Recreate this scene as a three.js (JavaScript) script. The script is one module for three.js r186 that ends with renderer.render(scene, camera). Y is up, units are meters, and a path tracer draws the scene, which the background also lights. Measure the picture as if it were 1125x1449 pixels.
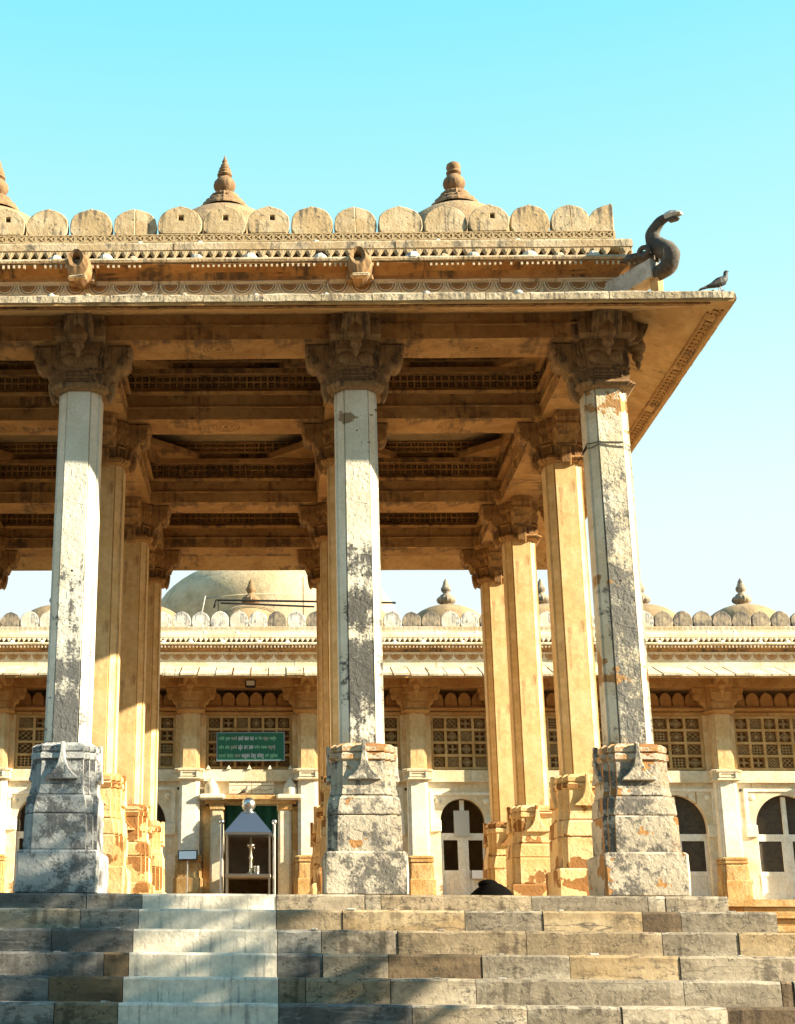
import * as THREE from 'three';
import { mergeGeometries, mergeVertices } from 'three/addons/utils/BufferGeometryUtils.js';

// ------------------------------------------------------------------ camera, sky, sun, exposure
const scene = new THREE.Scene();
const FOCAL = 2026.04, PX = 331.8, PY = 744.23, IW = 1125, IH = 1449;     // lens measured on the photograph (an off-centre crop)
const HW = Math.max(PX, IW - PX), HH = Math.max(PY, IH - PY);
const camera = new THREE.PerspectiveCamera(2 * Math.atan(HH / FOCAL) * 180 / Math.PI, HW / HH, 0.1, 600);
camera.setViewOffset(2 * HW, 2 * HH, HW - PX, HH - PY, IW, IH);
{
  const yaw = 0.0325, pitch = 0.2965, roll = -0.0069;
  camera.position.set(0.6434, -0.6103, 14.1175);
  camera.rotation.set(0, 0, 0);
  camera.rotation.order = 'YXZ';
  camera.rotation.set(pitch, yaw, -roll);
}
const renderer = new THREE.WebGLRenderer({ antialias: true });
renderer.toneMapping = THREE.LinearToneMapping;
renderer.toneMappingExposure = 4.0;
renderer.shadowMap.enabled = true;

const SUN_DIR = new THREE.Vector3(0.9588, 0.430, 0.284).normalize();
const sun = new THREE.DirectionalLight(new THREE.Color().setRGB(1.0, 0.86, 0.62), 5);
sun.position.copy(SUN_DIR).multiplyScalar(60);
sun.castShadow = true;
sun.shadow.radius = 1;
sun.shadow.mapSize.set(4096, 4096);
Object.assign(sun.shadow.camera, { left: -30, right: 30, top: 30, bottom: -30, near: 1, far: 140 });
scene.add(sun, sun.target);

{ // clear cyan sky, paling towards the horizon
  const W = 256, H = 128, d = new Float32Array(W * H * 4), k = 0.25;
  const stops = [[-90, .30, .27, .22], [-4, .46, .44, .38], [0, .95, .99, .97], [10, .92, 1.02, 1.03], [17, .86, 1.04, 1.05], [26, .55, 1.0, 1.05], [37, .27, .87, 1.03], [60, .22, .50, .92], [90, .2, .40, .80]];
  for (let j = 0; j < H; j++) {
    const el = ((j + .5) / H - .5) * 180;
    let s = 0; while (s < stops.length - 2 && el > stops[s + 1][0]) s++;
    const a = stops[s], b = stops[s + 1], t = Math.min(1, Math.max(0, (el - a[0]) / (b[0] - a[0])));
    for (let i = 0; i < W; i++) { const o = (j * W + i) * 4; for (let c = 0; c < 3; c++) d[o + c] = (a[c + 1] + (b[c + 1] - a[c + 1]) * t) * k; d[o + 3] = 1; }
  }
  const sky = new THREE.DataTexture(d, W, H, THREE.RGBAFormat, THREE.FloatType);
  sky.mapping = THREE.EquirectangularReflectionMapping; sky.magFilter = THREE.LinearFilter; sky.minFilter = THREE.LinearFilter; sky.needsUpdate = true;
  scene.background = sky; scene.environment = sky;
}

// ------------------------------------------------------------------ helpers
function RNG(a) { return () => { a |= 0; a = a + 0x6D2B79F5 | 0; let t = Math.imul(a ^ a >>> 15, 1 | a); t = t + Math.imul(t ^ t >>> 7, 61 | t) ^ t; return ((t ^ t >>> 14) >>> 0) / 4294967296; }; }
const rnd = RNG(7);
const jit = (a) => (rnd() * 2 - 1) * a;
const clamp = (x, a = 0, b = 1) => Math.min(b, Math.max(a, x));
const sstep = (a, b, x) => { const t = clamp((x - a) / (b - a)); return t * t * (3 - 2 * t); };
const lerp = (a, b, t) => a + (b - a) * t;
const mix3 = (a, b, t) => [lerp(a[0], b[0], t), lerp(a[1], b[1], t), lerp(a[2], b[2], t)];

// uv in metres, by the way each face points
function uvBox(g, ou = 0, ov = 0) {
  const p = g.attributes.position, n = p.count, uv = new Float32Array(n * 2);
  const A = new THREE.Vector3(), B = new THREE.Vector3(), C = new THREE.Vector3();
  for (let i = 0; i < n; i += 3) {
    A.fromBufferAttribute(p, i); B.fromBufferAttribute(p, i + 1); C.fromBufferAttribute(p, i + 2);
    const nx = (B.y - A.y) * (C.z - A.z) - (B.z - A.z) * (C.y - A.y), ny = (B.z - A.z) * (C.x - A.x) - (B.x - A.x) * (C.z - A.z), nz = (B.x - A.x) * (C.y - A.y) - (B.y - A.y) * (C.x - A.x);
    const ax = Math.abs(nx), ay = Math.abs(ny), az = Math.abs(nz);
    [A, B, C].forEach((v, k) => {
      const o = (i + k) * 2;
      if (ay > ax && ay > az) { uv[o] = v.x + ou; uv[o + 1] = v.z + ov; } else if (ax > az) { uv[o] = v.z + ou + .37; uv[o + 1] = v.y + ov; } else { uv[o] = v.x + ou; uv[o + 1] = v.y + ov; }
    });
  }
  g.setAttribute('uv', new THREE.BufferAttribute(uv, 2));
  return g;
}
function flat(g) { let q = g.index ? g.toNonIndexed() : g; for (const k of Object.keys(q.attributes)) if (k !== 'position') q.deleteAttribute(k); q.clearGroups(); q.computeVertexNormals(); return q; }
function smooth(g) { const q = g.index ? g.toNonIndexed() : g; for (const k of Object.keys(q.attributes)) if (k !== 'position' && k !== 'normal') q.deleteAttribute(k); q.clearGroups(); return q; }
const merge = (list) => (list.length === 1 ? list[0] : mergeGeometries(list.map((g) => { const q = g.index ? g.toNonIndexed() : g; if (q.attributes.uv) q.deleteAttribute('uv'); return q; }), false));
function box(w, h, d, x = 0, y = 0, z = 0) { return flat(new THREE.BoxGeometry(w, h, d).translate(x, y, z)); }
const boxMM = (x0, x1, y0, y1, z0, z1) => box(x1 - x0, y1 - y0, z1 - z0, (x0 + x1) / 2, (y0 + y1) / 2, (z0 + z1) / 2);
// skin through sections, each a closed polygon of 3D points
function skin(secs, caps = true) {
  const v = [], n = secs[0].length, q = (a, b, c) => v.push(...a, ...b, ...c);
  for (let s = 0; s + 1 < secs.length; s++) for (let i = 0; i < n; i++) { const a = secs[s][i], b = secs[s][(i + 1) % n], c = secs[s + 1][(i + 1) % n], d = secs[s + 1][i]; q(a, b, c); q(a, c, d); }
  if (caps) for (const [S, flip] of [[secs[0], true], [secs[secs.length - 1], false]]) {
    let nx = 0, ny = 0, nz = 0;
    for (let i = 0; i < n; i++) { const a = S[i], b = S[(i + 1) % n]; nx += (a[1] - b[1]) * (a[2] + b[2]); ny += (a[2] - b[2]) * (a[0] + b[0]); nz += (a[0] - b[0]) * (a[1] + b[1]); }
    const ax = Math.abs(nx), ay = Math.abs(ny), az = Math.abs(nz);
    const p2 = S.map((p) => (ax > ay && ax > az ? new THREE.Vector2(p[1], p[2]) : ay > az ? new THREE.Vector2(p[2], p[0]) : new THREE.Vector2(p[0], p[1])));
    for (const [a, b, c] of THREE.ShapeUtils.triangulateShape(p2, [])) flip ? q(S[a], S[c], S[b]) : q(S[a], S[b], S[c]);
  }
  const g = new THREE.BufferGeometry(); g.setAttribute('position', new THREE.BufferAttribute(new Float32Array(v), 3)); g.computeVertexNormals();
  return g;
}
const loftY = (levels) => skin(levels.map(([y, pts]) => pts.map(([x, z]) => [x, y, z])));
const rect8 = (hx, hz, c) => [[hx - c, hz], [hx, hz - c], [hx, -hz + c], [hx - c, -hz], [-hx + c, -hz], [-hx, -hz + c], [-hx, hz - c], [-hx + c, hz]];
function block(hx, hz, y0, y1, c = .012, j = 0) { // a squared stone with worn arrises
  const w = () => [jit(j), jit(j)], J = (p) => p.map(([x, z]) => { const [a, b] = w(); return [x + a, z + b]; });
  return loftY([[y0, J(rect8(hx - c, hz - c, c))], [y0 + c, J(rect8(hx, hz, c))], [(y0 + y1) / 2, J(rect8(hx, hz, c))], [y1 - c, J(rect8(hx, hz, c))], [y1, J(rect8(hx - c, hz - c, c))]]);
}
const redent = (b, a, m) => { const q = [[a, b], [a, m], [m, m], [m, a], [b, a]], r = []; for (let k = 0; k < 4; k++) for (const [x, z] of q) { let X = x, Z = z; for (let i = 0; i < k; i++) [X, Z] = [Z, -X]; r.push([X, Z]); } return r; };
function extrude(shape, depth, bevel = 0, segs = 6) { return flat(new THREE.ExtrudeGeometry(shape, { depth: depth - 2 * bevel, bevelEnabled: bevel > 0, bevelThickness: bevel, bevelSize: bevel, bevelOffset: -bevel, bevelSegments: 1, curveSegments: segs }).translate(0, 0, bevel)); }
const poly = (pts) => new THREE.Shape(pts.map(([x, y]) => new THREE.Vector2(x, y)));
function bar2(x0, y0, x1, y1, w, d, z = 0) { const L = Math.hypot(x1 - x0, y1 - y0); return flat(new THREE.BoxGeometry(L, w, d).rotateZ(Math.atan2(y1 - y0, x1 - x0)).translate((x0 + x1) / 2, (y0 + y1) / 2, z)); }
function rod(a, b, r, seg = 6) { const A = new THREE.Vector3(...a), B = new THREE.Vector3(...b), D = B.clone().sub(A), g = new THREE.CylinderGeometry(r, r, D.length(), seg); g.applyQuaternion(new THREE.Quaternion().setFromUnitVectors(new THREE.Vector3(0, 1, 0), D.normalize())); g.translate((a[0] + b[0]) / 2, (a[1] + b[1]) / 2, (a[2] + b[2]) / 2); return smooth(g); }
function lathe(pts, seg = 28, ribs = 0) { // pts [r, y, ribDepth]
  const g = new THREE.LatheGeometry(pts.map(([r, y]) => new THREE.Vector2(Math.max(r, 0.0001), y)), seg);
  if (ribs) { const p = g.attributes.position, n = pts.length; for (let i = 0; i < p.count; i++) { const d = pts[i % n][2] || 0; if (d) { const k = Math.floor(i / n), f = 1 - d * (k % 2); p.setX(i, p.getX(i) * f); p.setZ(i, p.getZ(i) * f); } } g.computeVertexNormals(); }
  return smooth(g);
}

function roughen(g, amp, f = 9) { // uneven, worn surface: the same shift wherever vertices meet
  const p = g.attributes.position, h = (x, y, z, s) => Math.sin(x * f + s) * Math.sin(y * f * 1.37 + 2.1 * s) + .7 * Math.sin((x - z) * f * 2.3 + s * 1.7) * Math.cos(y * f * 2.9 - s);
  for (let i = 0; i < p.count; i++) { const x = p.getX(i), y = p.getY(i), z = p.getZ(i); p.setXYZ(i, x + amp * h(x, y, z, 1.3), y + amp * h(y, z, x, 4.1), z + amp * h(z, x, y, 2.6)); }
  g.computeVertexNormals(); return g;
}
const counts = {};
const numbered = (n) => { const k = counts[n] = (counts[n] ?? -1) + 1; return k ? `${n}_${String(k).padStart(3, '0')}` : n; };
function put(name, g, m, parent) { // one named mesh
  if (!g.attributes.uv) uvBox(g, Math.floor(rnd() * 64) * .217, Math.floor(rnd() * 64) * .131);
  const o = new THREE.Mesh(g, m); o.castShadow = o.receiveShadow = true;
  o.name = parent === scene ? numbered(name) : name; parent.add(o); return o;
}
function inst(name, g, m, parent, x, y, z, ry = 0, s = 1) { const o = put(name, g, m, parent); o.position.set(x, y, z); o.rotation.y = ry; if (s !== 1) o.scale.setScalar(s); return o; }
function part(name, parent) { const o = new THREE.Group(); o.name = name; parent.add(o); return o; }
function thing(name, label, category, group, kind) { const o = new THREE.Group(); o.name = numbered(name); scene.add(o); tag(o, label, category, group, kind); return o; }
function tag(o, label, category, group, kind) { o.userData.label = label; o.userData.category = category; if (group) o.userData.group = group; if (kind) o.userData.kind = kind; return o; }

// ------------------------------------------------------------------ procedural surfaces
function fbm(W, H, px, py, oct, seed, gain = .5) {
  const out = new Float32Array(W * H), r = RNG(seed); let amp = 1, tot = 0;
  for (let o = 0; o < oct; o++) {
    const nx = px << o, ny = py << o; if (nx > W || ny > H) break;
    const lat = new Float32Array(nx * ny); for (let i = 0; i < lat.length; i++) lat[i] = r();
    const xi = new Int32Array(W), xj = new Int32Array(W), xf = new Float32Array(W);
    for (let x = 0; x < W; x++) { const f = x / W * nx, i = Math.floor(f), t = f - i; xi[x] = i % nx; xj[x] = (i + 1) % nx; xf[x] = t * t * (3 - 2 * t); }
    for (let y = 0; y < H; y++) {
      const f = y / H * ny, i = Math.floor(f), t = f - i, s = t * t * (3 - 2 * t), a = (i % ny) * nx, b = ((i + 1) % ny) * nx;
      for (let x = 0; x < W; x++) { const u = xf[x], p = lat[a + xi[x]], q = lat[a + xj[x]], e = lat[b + xi[x]], g = lat[b + xj[x]]; out[y * W + x] += amp * ((p + (q - p) * u) * (1 - s) + (e + (g - e) * u) * s); }
    }
    tot += amp; amp *= gain;
  }
  let lo = 9, hi = -9; for (let i = 0; i < out.length; i++) { out[i] /= tot; if (out[i] < lo) lo = out[i]; if (out[i] > hi) hi = out[i]; }
  for (let i = 0; i < out.length; i++) out[i] = (out[i] - lo) / (hi - lo);
  return out;
}
const LUT = new Uint8Array(4097); for (let i = 0; i <= 4096; i++) { const c = i / 4096; LUT[i] = Math.round(255 * (c <= .0031308 ? 12.92 * c : 1.055 * Math.pow(c, 1 / 2.4) - .055)); }
function tex(W, H, fn, sizeU, sizeV = sizeU, srgb = true) {
  const d = new Uint8Array(W * H * 4);
  for (let y = 0; y < H; y++) for (let x = 0; x < W; x++) { const i = y * W + x, c = fn(i, x / W, y / H); for (let k = 0; k < 3; k++) d[i * 4 + k] = srgb ? LUT[Math.round(clamp(c[k]) * 4096)] : Math.round(clamp(c[k]) * 255); d[i * 4 + 3] = 255; }
  const t = new THREE.DataTexture(d, W, H, THREE.RGBAFormat); t.wrapS = t.wrapT = THREE.RepeatWrapping; t.magFilter = THREE.LinearFilter; t.minFilter = THREE.LinearMipmapLinearFilter; t.generateMipmaps = true;
  if (srgb) t.colorSpace = THREE.SRGBColorSpace; t.repeat.set(1 / sizeU, 1 / sizeV); t.needsUpdate = true; return t;
}
const N = 512;
const fA = fbm(N, N, 4, 4, 7, 11), fB = fbm(N, N, 6, 6, 6, 23, .6), fC = fbm(N, N, 32, 32, 4, 37, .6), fS = fbm(N, N, 40, 3, 4, 41), fD = fbm(N, N, 3, 3, 6, 53), fE = fbm(N, N, 64, 64, 3, 67, .7), fV = fbm(N, N, 3, 9, 6, 71);
const bumpA = tex(N, N, (i) => { const h = .45 * fC[i] + .35 * fA[i] + .35 * fE[i] - .5 * sstep(.72, .8, fC[(i * 7 + 91) % (N * N)]) * 0 - .45 * sstep(.70, .78, fB[i]) * fC[i]; return [h, h, h]; }, 1.3, 1.3, false);
const bumpFine = tex(N, N, (i) => { const h = .55 * fE[i] + .45 * fC[i]; return [h, h, h]; }, .9, .9, false);
function stone(map, bump = .012, rough = .92, bt = bumpA) { return new THREE.MeshStandardMaterial({ map, bumpMap: bt, bumpScale: bump, roughness: rough }); }
const plainMat = (r, g, b, rough = .8, metal = 0) => new THREE.MeshStandardMaterial({ color: new THREE.Color().setRGB(r, g, b), roughness: rough, metalness: metal });
// mottled stone: base, second tone, dark stain colour and how much of it
function mottled(base, second, dark, cover, streak = .5, size = 1.6, pits = .5, sh = 0) {
  const K = N * N, o1 = (sh * 7919) % K, o2 = (sh * 104729) % K;
  return tex(N, N, (i) => {
    const a = (i + o1 * 0) % K; let c = mix3(base, second, sstep(.3, .72, fA[(a + o1 - o1 % N) % K]));
    const g = .82 + .36 * (fC[(a + o2 - o2 % N) % K] - .15) + .12 * (fE[a] - .5); c = [c[0] * g, c[1] * g, c[2] * g];
    const st = (1 - streak) * fB[(a + o2 - o2 % N) % K] + streak * fS[(a + o1 - o1 % N) % K];
    const k = sstep(1 - cover, 1.15 - cover * .6, st + .22 * (fE[a] - .5) + .2 * (fD[a] - .5));
    c = mix3(c, dark, k * .85);
    const p = sstep(.74, .82, fC[a]) * pits; return mix3(c, [dark[0] * .6, dark[1] * .6, dark[2] * .6], p * .7);
  }, size);
}
const M = {};
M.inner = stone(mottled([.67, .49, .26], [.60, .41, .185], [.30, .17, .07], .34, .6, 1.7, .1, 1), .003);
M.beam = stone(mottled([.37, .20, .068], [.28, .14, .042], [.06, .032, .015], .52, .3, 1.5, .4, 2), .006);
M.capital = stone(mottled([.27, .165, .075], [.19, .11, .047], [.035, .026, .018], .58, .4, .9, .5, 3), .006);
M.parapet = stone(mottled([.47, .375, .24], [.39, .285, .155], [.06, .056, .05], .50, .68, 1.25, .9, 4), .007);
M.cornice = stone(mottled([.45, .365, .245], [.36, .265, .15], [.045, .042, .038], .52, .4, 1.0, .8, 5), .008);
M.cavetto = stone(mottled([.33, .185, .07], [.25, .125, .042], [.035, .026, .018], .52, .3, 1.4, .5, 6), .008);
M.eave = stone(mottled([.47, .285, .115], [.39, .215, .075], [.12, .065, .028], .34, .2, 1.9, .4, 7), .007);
M.eaveEdge = stone(mottled([.44, .37, .26], [.32, .255, .165], [.04, .036, .03], .56, .5, 1.0, .8, 8), .012);
M.grey = stone(mottled([.54, .50, .42], [.46, .40, .32], [.12, .115, .11], .34, .5, 1.3, .6, 9), .013);
M.roof = stone(mottled([.34, .235, .12], [.26, .175, .09], [.09, .08, .07], .38, .4, 2.2, .5, 10), .012);
M.finial = stone(mottled([.25, .155, .078], [.175, .10, .045], [.06, .043, .03], .38, .5, .8, .5, 11), .008);
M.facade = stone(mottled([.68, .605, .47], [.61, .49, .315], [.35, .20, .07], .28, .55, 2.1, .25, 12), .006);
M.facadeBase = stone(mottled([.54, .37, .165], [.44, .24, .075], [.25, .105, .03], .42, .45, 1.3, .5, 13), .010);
M.facadeWarm = stone(mottled([.50, .275, .09], [.40, .19, .05], [.14, .065, .02], .32, .4, 1.6, .4, 14), .009);  // orange of the shaded zone under the eave worked into the colour
M.jali = stone(mottled([.50, .33, .14], [.42, .245, .085], [.16, .09, .035], .30, .3, 1.1, .4, 15), .006);  // pushed to orange: warm eave shade put into the screen colour
M.jaliCell = stone(mottled([.40, .27, .125], [.30, .19, .08], [.07, .045, .025], .35, .3, .8, .4, 22), .005);
M.facadeEaveTint = stone(mottled([.64, .47, .26], [.57, .37, .165], [.34, .18, .06], .30, .5, 1.8, .3, 23), .006);  // upper-zone stone, the warm shade below the eave painted into its tone
M.paving = stone(mottled([.62, .46, .27], [.55, .39, .21], [.25, .17, .1], .25, .1, 2.3, .3, 24), .006);  // warm colour picked for its bounce onto the beam soffits
M.lichen = stone(mottled([.62, .59, .53], [.54, .49, .40], [.09, .105, .13], .60, .45, .7, .6, 16), .007);
M.lichenDark = stone(mottled([.36, .29, .20], [.24, .195, .14], [.04, .043, .05], .66, .4, .9, .6, 17), .010);
M.white = stone(mottled([.75, .70, .60], [.69, .61, .47], [.36, .25, .14], .24, .75, 1.5, .15, 18), .004);
M.dirt = stone(mottled([.20, .165, .12], [.165, .13, .09], [.10, .08, .06], .3, 0, 3.1, .4, 19), .02);
M.dark = plainMat(.02, .016, .012, .9);
M.frieze = stone(mottled([.58, .50, .37], [.48, .38, .245], [.08, .07, .06], .42, .4, 1.2, .6, 25), .008);
M.bead = stone(mottled([.50, .43, .32], [.40, .30, .18], [.12, .10, .08], .4, .2, .5, .4, 26), .004);
M.steel = plainMat(.55, .55, .53, .3, 1);
M.black = plainMat(.006, .0055, .0055, .8);
M.pale = stone(mottled([.50, .49, .46], [.40, .37, .31], [.14, .14, .14], .35, .3, .5, .3, 20), .006);

// ------------------------------------------------------------------ layout of the pavilion, metres (platform top is y = 0, front columns stand at z = 0)
const XC = 1.44935, XD = 4.04935, COLX = [-XD, -XC, XC, XD], ROWZ = [0, -2.3134, -5.5708, -7.8842], ZB = ROWZ[3];

// ground
{
  const g = new THREE.PlaneGeometry(500, 500, 1, 1).rotateX(-Math.PI / 2).translate(0, -2.2, 0);
  tag(put('ground', flat(g), M.dirt, scene), 'dusty brown courtyard ground around the platform', 'ground', null, 'structure');
}

// ------------------------------------------------------------------ steps and platform
function marble(base, second, vein, k, sh, speck = .5) {
  const K = N * N, s1 = (sh * 31 % N) * N, s2 = (sh * 57 % N) * N;
  return tex(N, N, (i, u, v) => {
    const a = (i + s1) % K, b = (i + s2) % K; let c = mix3(base, second, sstep(.28, .74, fV[a]));
    const w = 1 - Math.abs(2 * fV[b] - 1), w2 = 1 - Math.abs(2 * fA[(i + s1 + 77 * N) % K] - 1); c = mix3(c, vein, k * Math.max(sstep(.90, .985, w) * sstep(.3, .6, fD[a]), .7 * sstep(.93, .99, w2) * sstep(.4, .7, fB[b])));
    const g = .74 + .5 * fC[b] * .8 + .16 * (fE[a] - .5); c = [c[0] * g, c[1] * g, c[2] * g];
    const d = sstep(.56, .76, .6 * fB[a] + .4 * fS[b] + .25 * (fE[b] - .5)); c = mix3(c, [base[0] * .2, base[1] * .18, base[2] * .16], d * speck); const cr = 1 - Math.abs(2 * fB[(i + s2 + 211 * N) % K] - 1); c = mix3(c, [.03, .026, .02], .75 * sstep(.965, .99, cr));
    return c;
  }, 1.9, .95);
}
const stepMats = [
  stone(marble([.185, .178, .165], [.105, .10, .093], [.34, .33, .30], .5, 3), .005, .8),      // 0 dark grey
  stone(marble([.36, .285, .19], [.235, .18, .11], [.12, .085, .05], .5, 5, .85), .006, .85),   // 1 brown speckled
  stone(marble([.42, .325, .195], [.32, .225, .115], [.10, .08, .06], .9, 7, .5), .004, .75),     // 2 cream, dark veins
  stone(marble([.33, .29, .225], [.22, .185, .135], [.11, .09, .07], .4, 9, .75), .006, .85),     // 3 drab
  stone(marble([.44, .385, .295], [.31, .255, .18], [.13, .11, .09], .7, 11, .7), .005, .8),    // 4 pale, streaked
  stone(marble([.32, .30, .265], [.20, .185, .16], [.42, .40, .36], .6, 13, .6), .005, .75),    // 5 mid grey, pale veins
  stone(marble([.17, .118, .065], [.105, .07, .038], [.09, .07, .05], .4, 15, .75), .006, .85),     // 6 dark brown
];
const washMat = stone(mottled([.72, .66, .55], [.62, .56, .46], [.22, .215, .21], .44, .75, 1.2, .25, 21), .006, .8);
const STEP_Y = [0, -.147, -.327, -.525, -.718, -.915, -1.11, -1.305, -1.50, -1.70, -1.90], STEP_Z = (k) => .6 + .32 * k;
// a course stone along x: sections every few centimetres with a worn, uneven nosing
function courseStone(x0, x1, y0, y1, zf, depth, wear = .007) {
  const n = Math.max(2, Math.round((x1 - x0) / .11)), secs = [];
  const dz = jit(.006), tilt = jit(.003);
  for (let i = 0; i <= n; i++) {
    const x = lerp(x0, x1, i / n), e = (i === 0 || i === n) ? .006 : 0, a = Math.abs(jit(wear)) + (rnd() < .06 ? .012 : 0), b = Math.abs(jit(wear));
    const zf2 = zf + dz + jit(.0025) - e, t = y1 - e * .6 + tilt * (i / n - .5) + jit(.0015);
    secs.push([[x, y0, zf - depth], [x, y0, zf2], [x, t - .016 - a, zf2], [x, t - a * .3, zf2 - .014 - b], [x, t, zf2 - .03 - b], [x, t, zf - depth]]);
  }
  return skin(secs);
}
const steps = thing('stone_steps', 'broad weathered stone steps rising to the pavilion platform', 'steps', null, 'structure');
{
  // joint positions read off each riser, and the stone between them
  const rows = [
    { j: [-7.5, -4.3, -2.9, -1.13, -.62, .61, 1.42, 1.565, 2.93, 3.98, 4.14, 4.70], m: [0, 5, 0, 5, 'w', 4, 3, 1, 3, 4, 4] },
    { j: [-7.6, -5.2, -3.6, -1.92, -1.14, -.62, .61, 1.20, 2.28, 2.97, 3.84, 4.18, 5.02], m: [0, 5, 3, 4, 5, 'w', 1, 2, 3, 2, 6, 3] },
    { j: [-7.7, -4.6, -3.0, -1.34, -.63, .62, 1.0, 1.66, 2.76, 3.92, 4.57, 5.34], m: [5, 0, 0, 0, 'w', 5, 3, 1, 1, 3, 2] },
    { j: [-7.8, -5.0, -3.3, -1.87, -.84, -.63, .62, 1.0, 1.55, 2.33, 3.06, 3.97, 5.10, 5.66], m: [0, 5, 0, 0, 6, 'w', 0, 3, 6, 3, 2, 4, 3] },
    { j: [-7.9, -4.9, -2.9, -1.25, -.64, .63, .85, 1.54, 2.23, 3.90, 4.68, 4.78, 5.98], m: [0, 5, 0, 6, 'w', 1, 1, 4, 3, 3, 6, 4] },
    { j: [-8.0, -5.2, -3.2, -1.72, -1.15, -.64, .63, 1.68, 2.58, 3.32, 4.14, 6.30], m: [0, 0, 5, 5, 1, 'w', 0, 4, 3, 4, 6] },
  ];
  for (let k = 6; k < 11; k++) rows.push({ j: [-8.1 - .1 * k, -5, -2.9, -.64, .63, 2.1, 3.9, 4.7 + .32 * k], m: [0, 5, 0, 'w', 3, 1, 4] });
  rows.forEach(({ j, m }, k) => {
    const y1 = STEP_Y[k], y0 = (STEP_Y[k + 1] ?? -2.25) - .03, zf = STEP_Z(k), xr = j[j.length - 1];
    for (let i = 0; i < m.length; i++) put('step_stone', courseStone(j[i] + .003, j[i + 1] - .003, y0, y1, zf, .46), m[i] === 'w' ? washMat : stepMats[m[i]], steps);
    put('bedding', boxMM(j[0] - .2, xr - .06, y0 + .01, y1 - (k ? .012 : .10), ZB - .9 - .3 * k, zf - .42), stepMats[3], steps);
    for (let z = zf - .46, s = 0; z > ZB - .6 - .3 * k; z -= 1.3, s++) if (k < 6) { // the flight returns along the right side
      const g = courseStone(0, 1.3 - .006, y0, y1, 0, .40); g.rotateY(Math.PI / 2); put('step_stone', g.translate(xr, 0, z), stepMats[(s * 3 + k * 2) % 5 + 1], steps);
    }
    // pale mortar pointing squeezed out of a few bed joints
    if (k && k < 6) for (let i = 0; i < 5; i++) { const x = -3.2 + rnd() * (xr + 3), w = .012 + rnd() * .03; if (Math.abs(x) > .62) put('mortar', block(w, .010 + rnd() * .008, 0, .008 + rnd() * .01, .004, .004).translate(x, y1 - .003, zf - .03), M.pale, steps); }
  });
}

{
  const fl = thing('platform_floor', 'unseen stone paving of the pavilion platform, coloured warm to bounce light onto the soffits', 'floor', null, 'structure'), mt = [M.paving];
  put('paving', boxMM(-XD - 1.5, XD + .40, -.10, -.004, ZB - .9, .15), M.paving, fl);  // unseen floor, its warm tone chosen to bounce orange light onto the soffits
}

// ------------------------------------------------------------------ pavilion columns
// shafts of the three front columns carry their own weathering (grime and lichen with ragged outlines, spalled patches)
function shaftTex(seed, base, second, grime, bands, spall, spallBands, holes = []) {
  const W = 192, H = 1152, a = fbm(W, H, 3, 18, 6, seed), b = fbm(W, H, 8, 48, 5, seed + 1, .62), s = fbm(W, H, 14, 6, 4, seed + 2), e = fbm(W, H, 48, 288, 2, seed + 3), q = fbm(W, H, 3, 20, 5, seed + 4, .55);
  return tex(W, H, (i, u, v) => {
    let c = mix3(base, second, sstep(.25, .75, a[i])); const g = .86 + .24 * e[i] + .1 * (b[i] - .5); c = [c[0] * g, c[1] * g, c[2] * g];
    let k = 0; for (const [v0, v1, amt] of bands) k = Math.max(k, amt * sstep(v0 - .09, v0 + .09, v) * (1 - sstep(v1 - .09, v1 + .09, v)));
    if (u < .31 || u > .69) k *= .45; // the lichen sits on the broad face, the narrow chamfers are cleaner
    const n = .45 * b[i] + .35 * s[i] + .2 * q[i] + .3 * (e[i] - .5);
    c = mix3(c, grime, sstep(.95 - k * .72, 1.1 - k * .6, n + .12) * .93);
    let p = 0; for (const [v0, v1, amt] of spallBands) p = Math.max(p, amt * sstep(v0 - .02, v0 + .02, v) * (1 - sstep(v1 - .02, v1 + .02, v)));
    const z = sstep(.995 - p * .62, 1.005 - p * .6, q[i] + .25 * (b[i] - .5) + .1 * (e[i] - .5)); c = mix3(c, [spall[0] * (.7 + .5 * b[i]), spall[1] * (.7 + .5 * b[i]), spall[2] * (.7 + .5 * b[i])], z);
    for (const [hu, hv, hr] of holes) { const d = Math.hypot((u - hu) * .66, (v - hv) * 3.7); if (d < hr) c = mix3(c, [.02, .017, .014], 1 - sstep(hr * .6, hr, d)); } // bolt holes
    return c;
  }, .66, 3.7);
}
const SH0 = 1.43, SH1 = 5.13;
const shaftMats = [
  stone(shaftTex(301, [.60, .57, .50], [.52, .48, .40], [.10, .10, .10], [[.0, .3, .8]], [.30, .2, .1], []), .008),
  stone(shaftTex(311, [.66, .63, .55], [.60, .56, .46], [.075, .078, .082], [[-.2, .16, 1.04], [.12, .28, .90], [.26, .50, .55]], [.30, .21, .12], [], [[.5, .47, .016], [.5, .445, .008]]), .009),
  stone(shaftTex(326, [.68, .64, .54], [.61, .55, .43], [.05, .05, .05], [[-.2, .06, .72], [.06, .30, 1.06], [.28, .44, .98], [.42, .58, .72]], [.28, .2, .12], [[.90, .955, .72]], [[.54, .455, .015], [.5, .44, .008], [.5, .875, .011]]), .010),
  stone(shaftTex(347, [.62, .57, .46], [.54, .47, .34], [.12, .117, .11], [[-.1, .52, .84], [.5, .80, .62]], [.34, .185, .07], [[-.05, .05, .62], [.16, .26, .70], [.40, .52, .42], [.86, 1.05, .62]], [[.48, .44, .017], [.52, .36, .012], [.46, .62, .010]]), .012),
];
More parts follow.
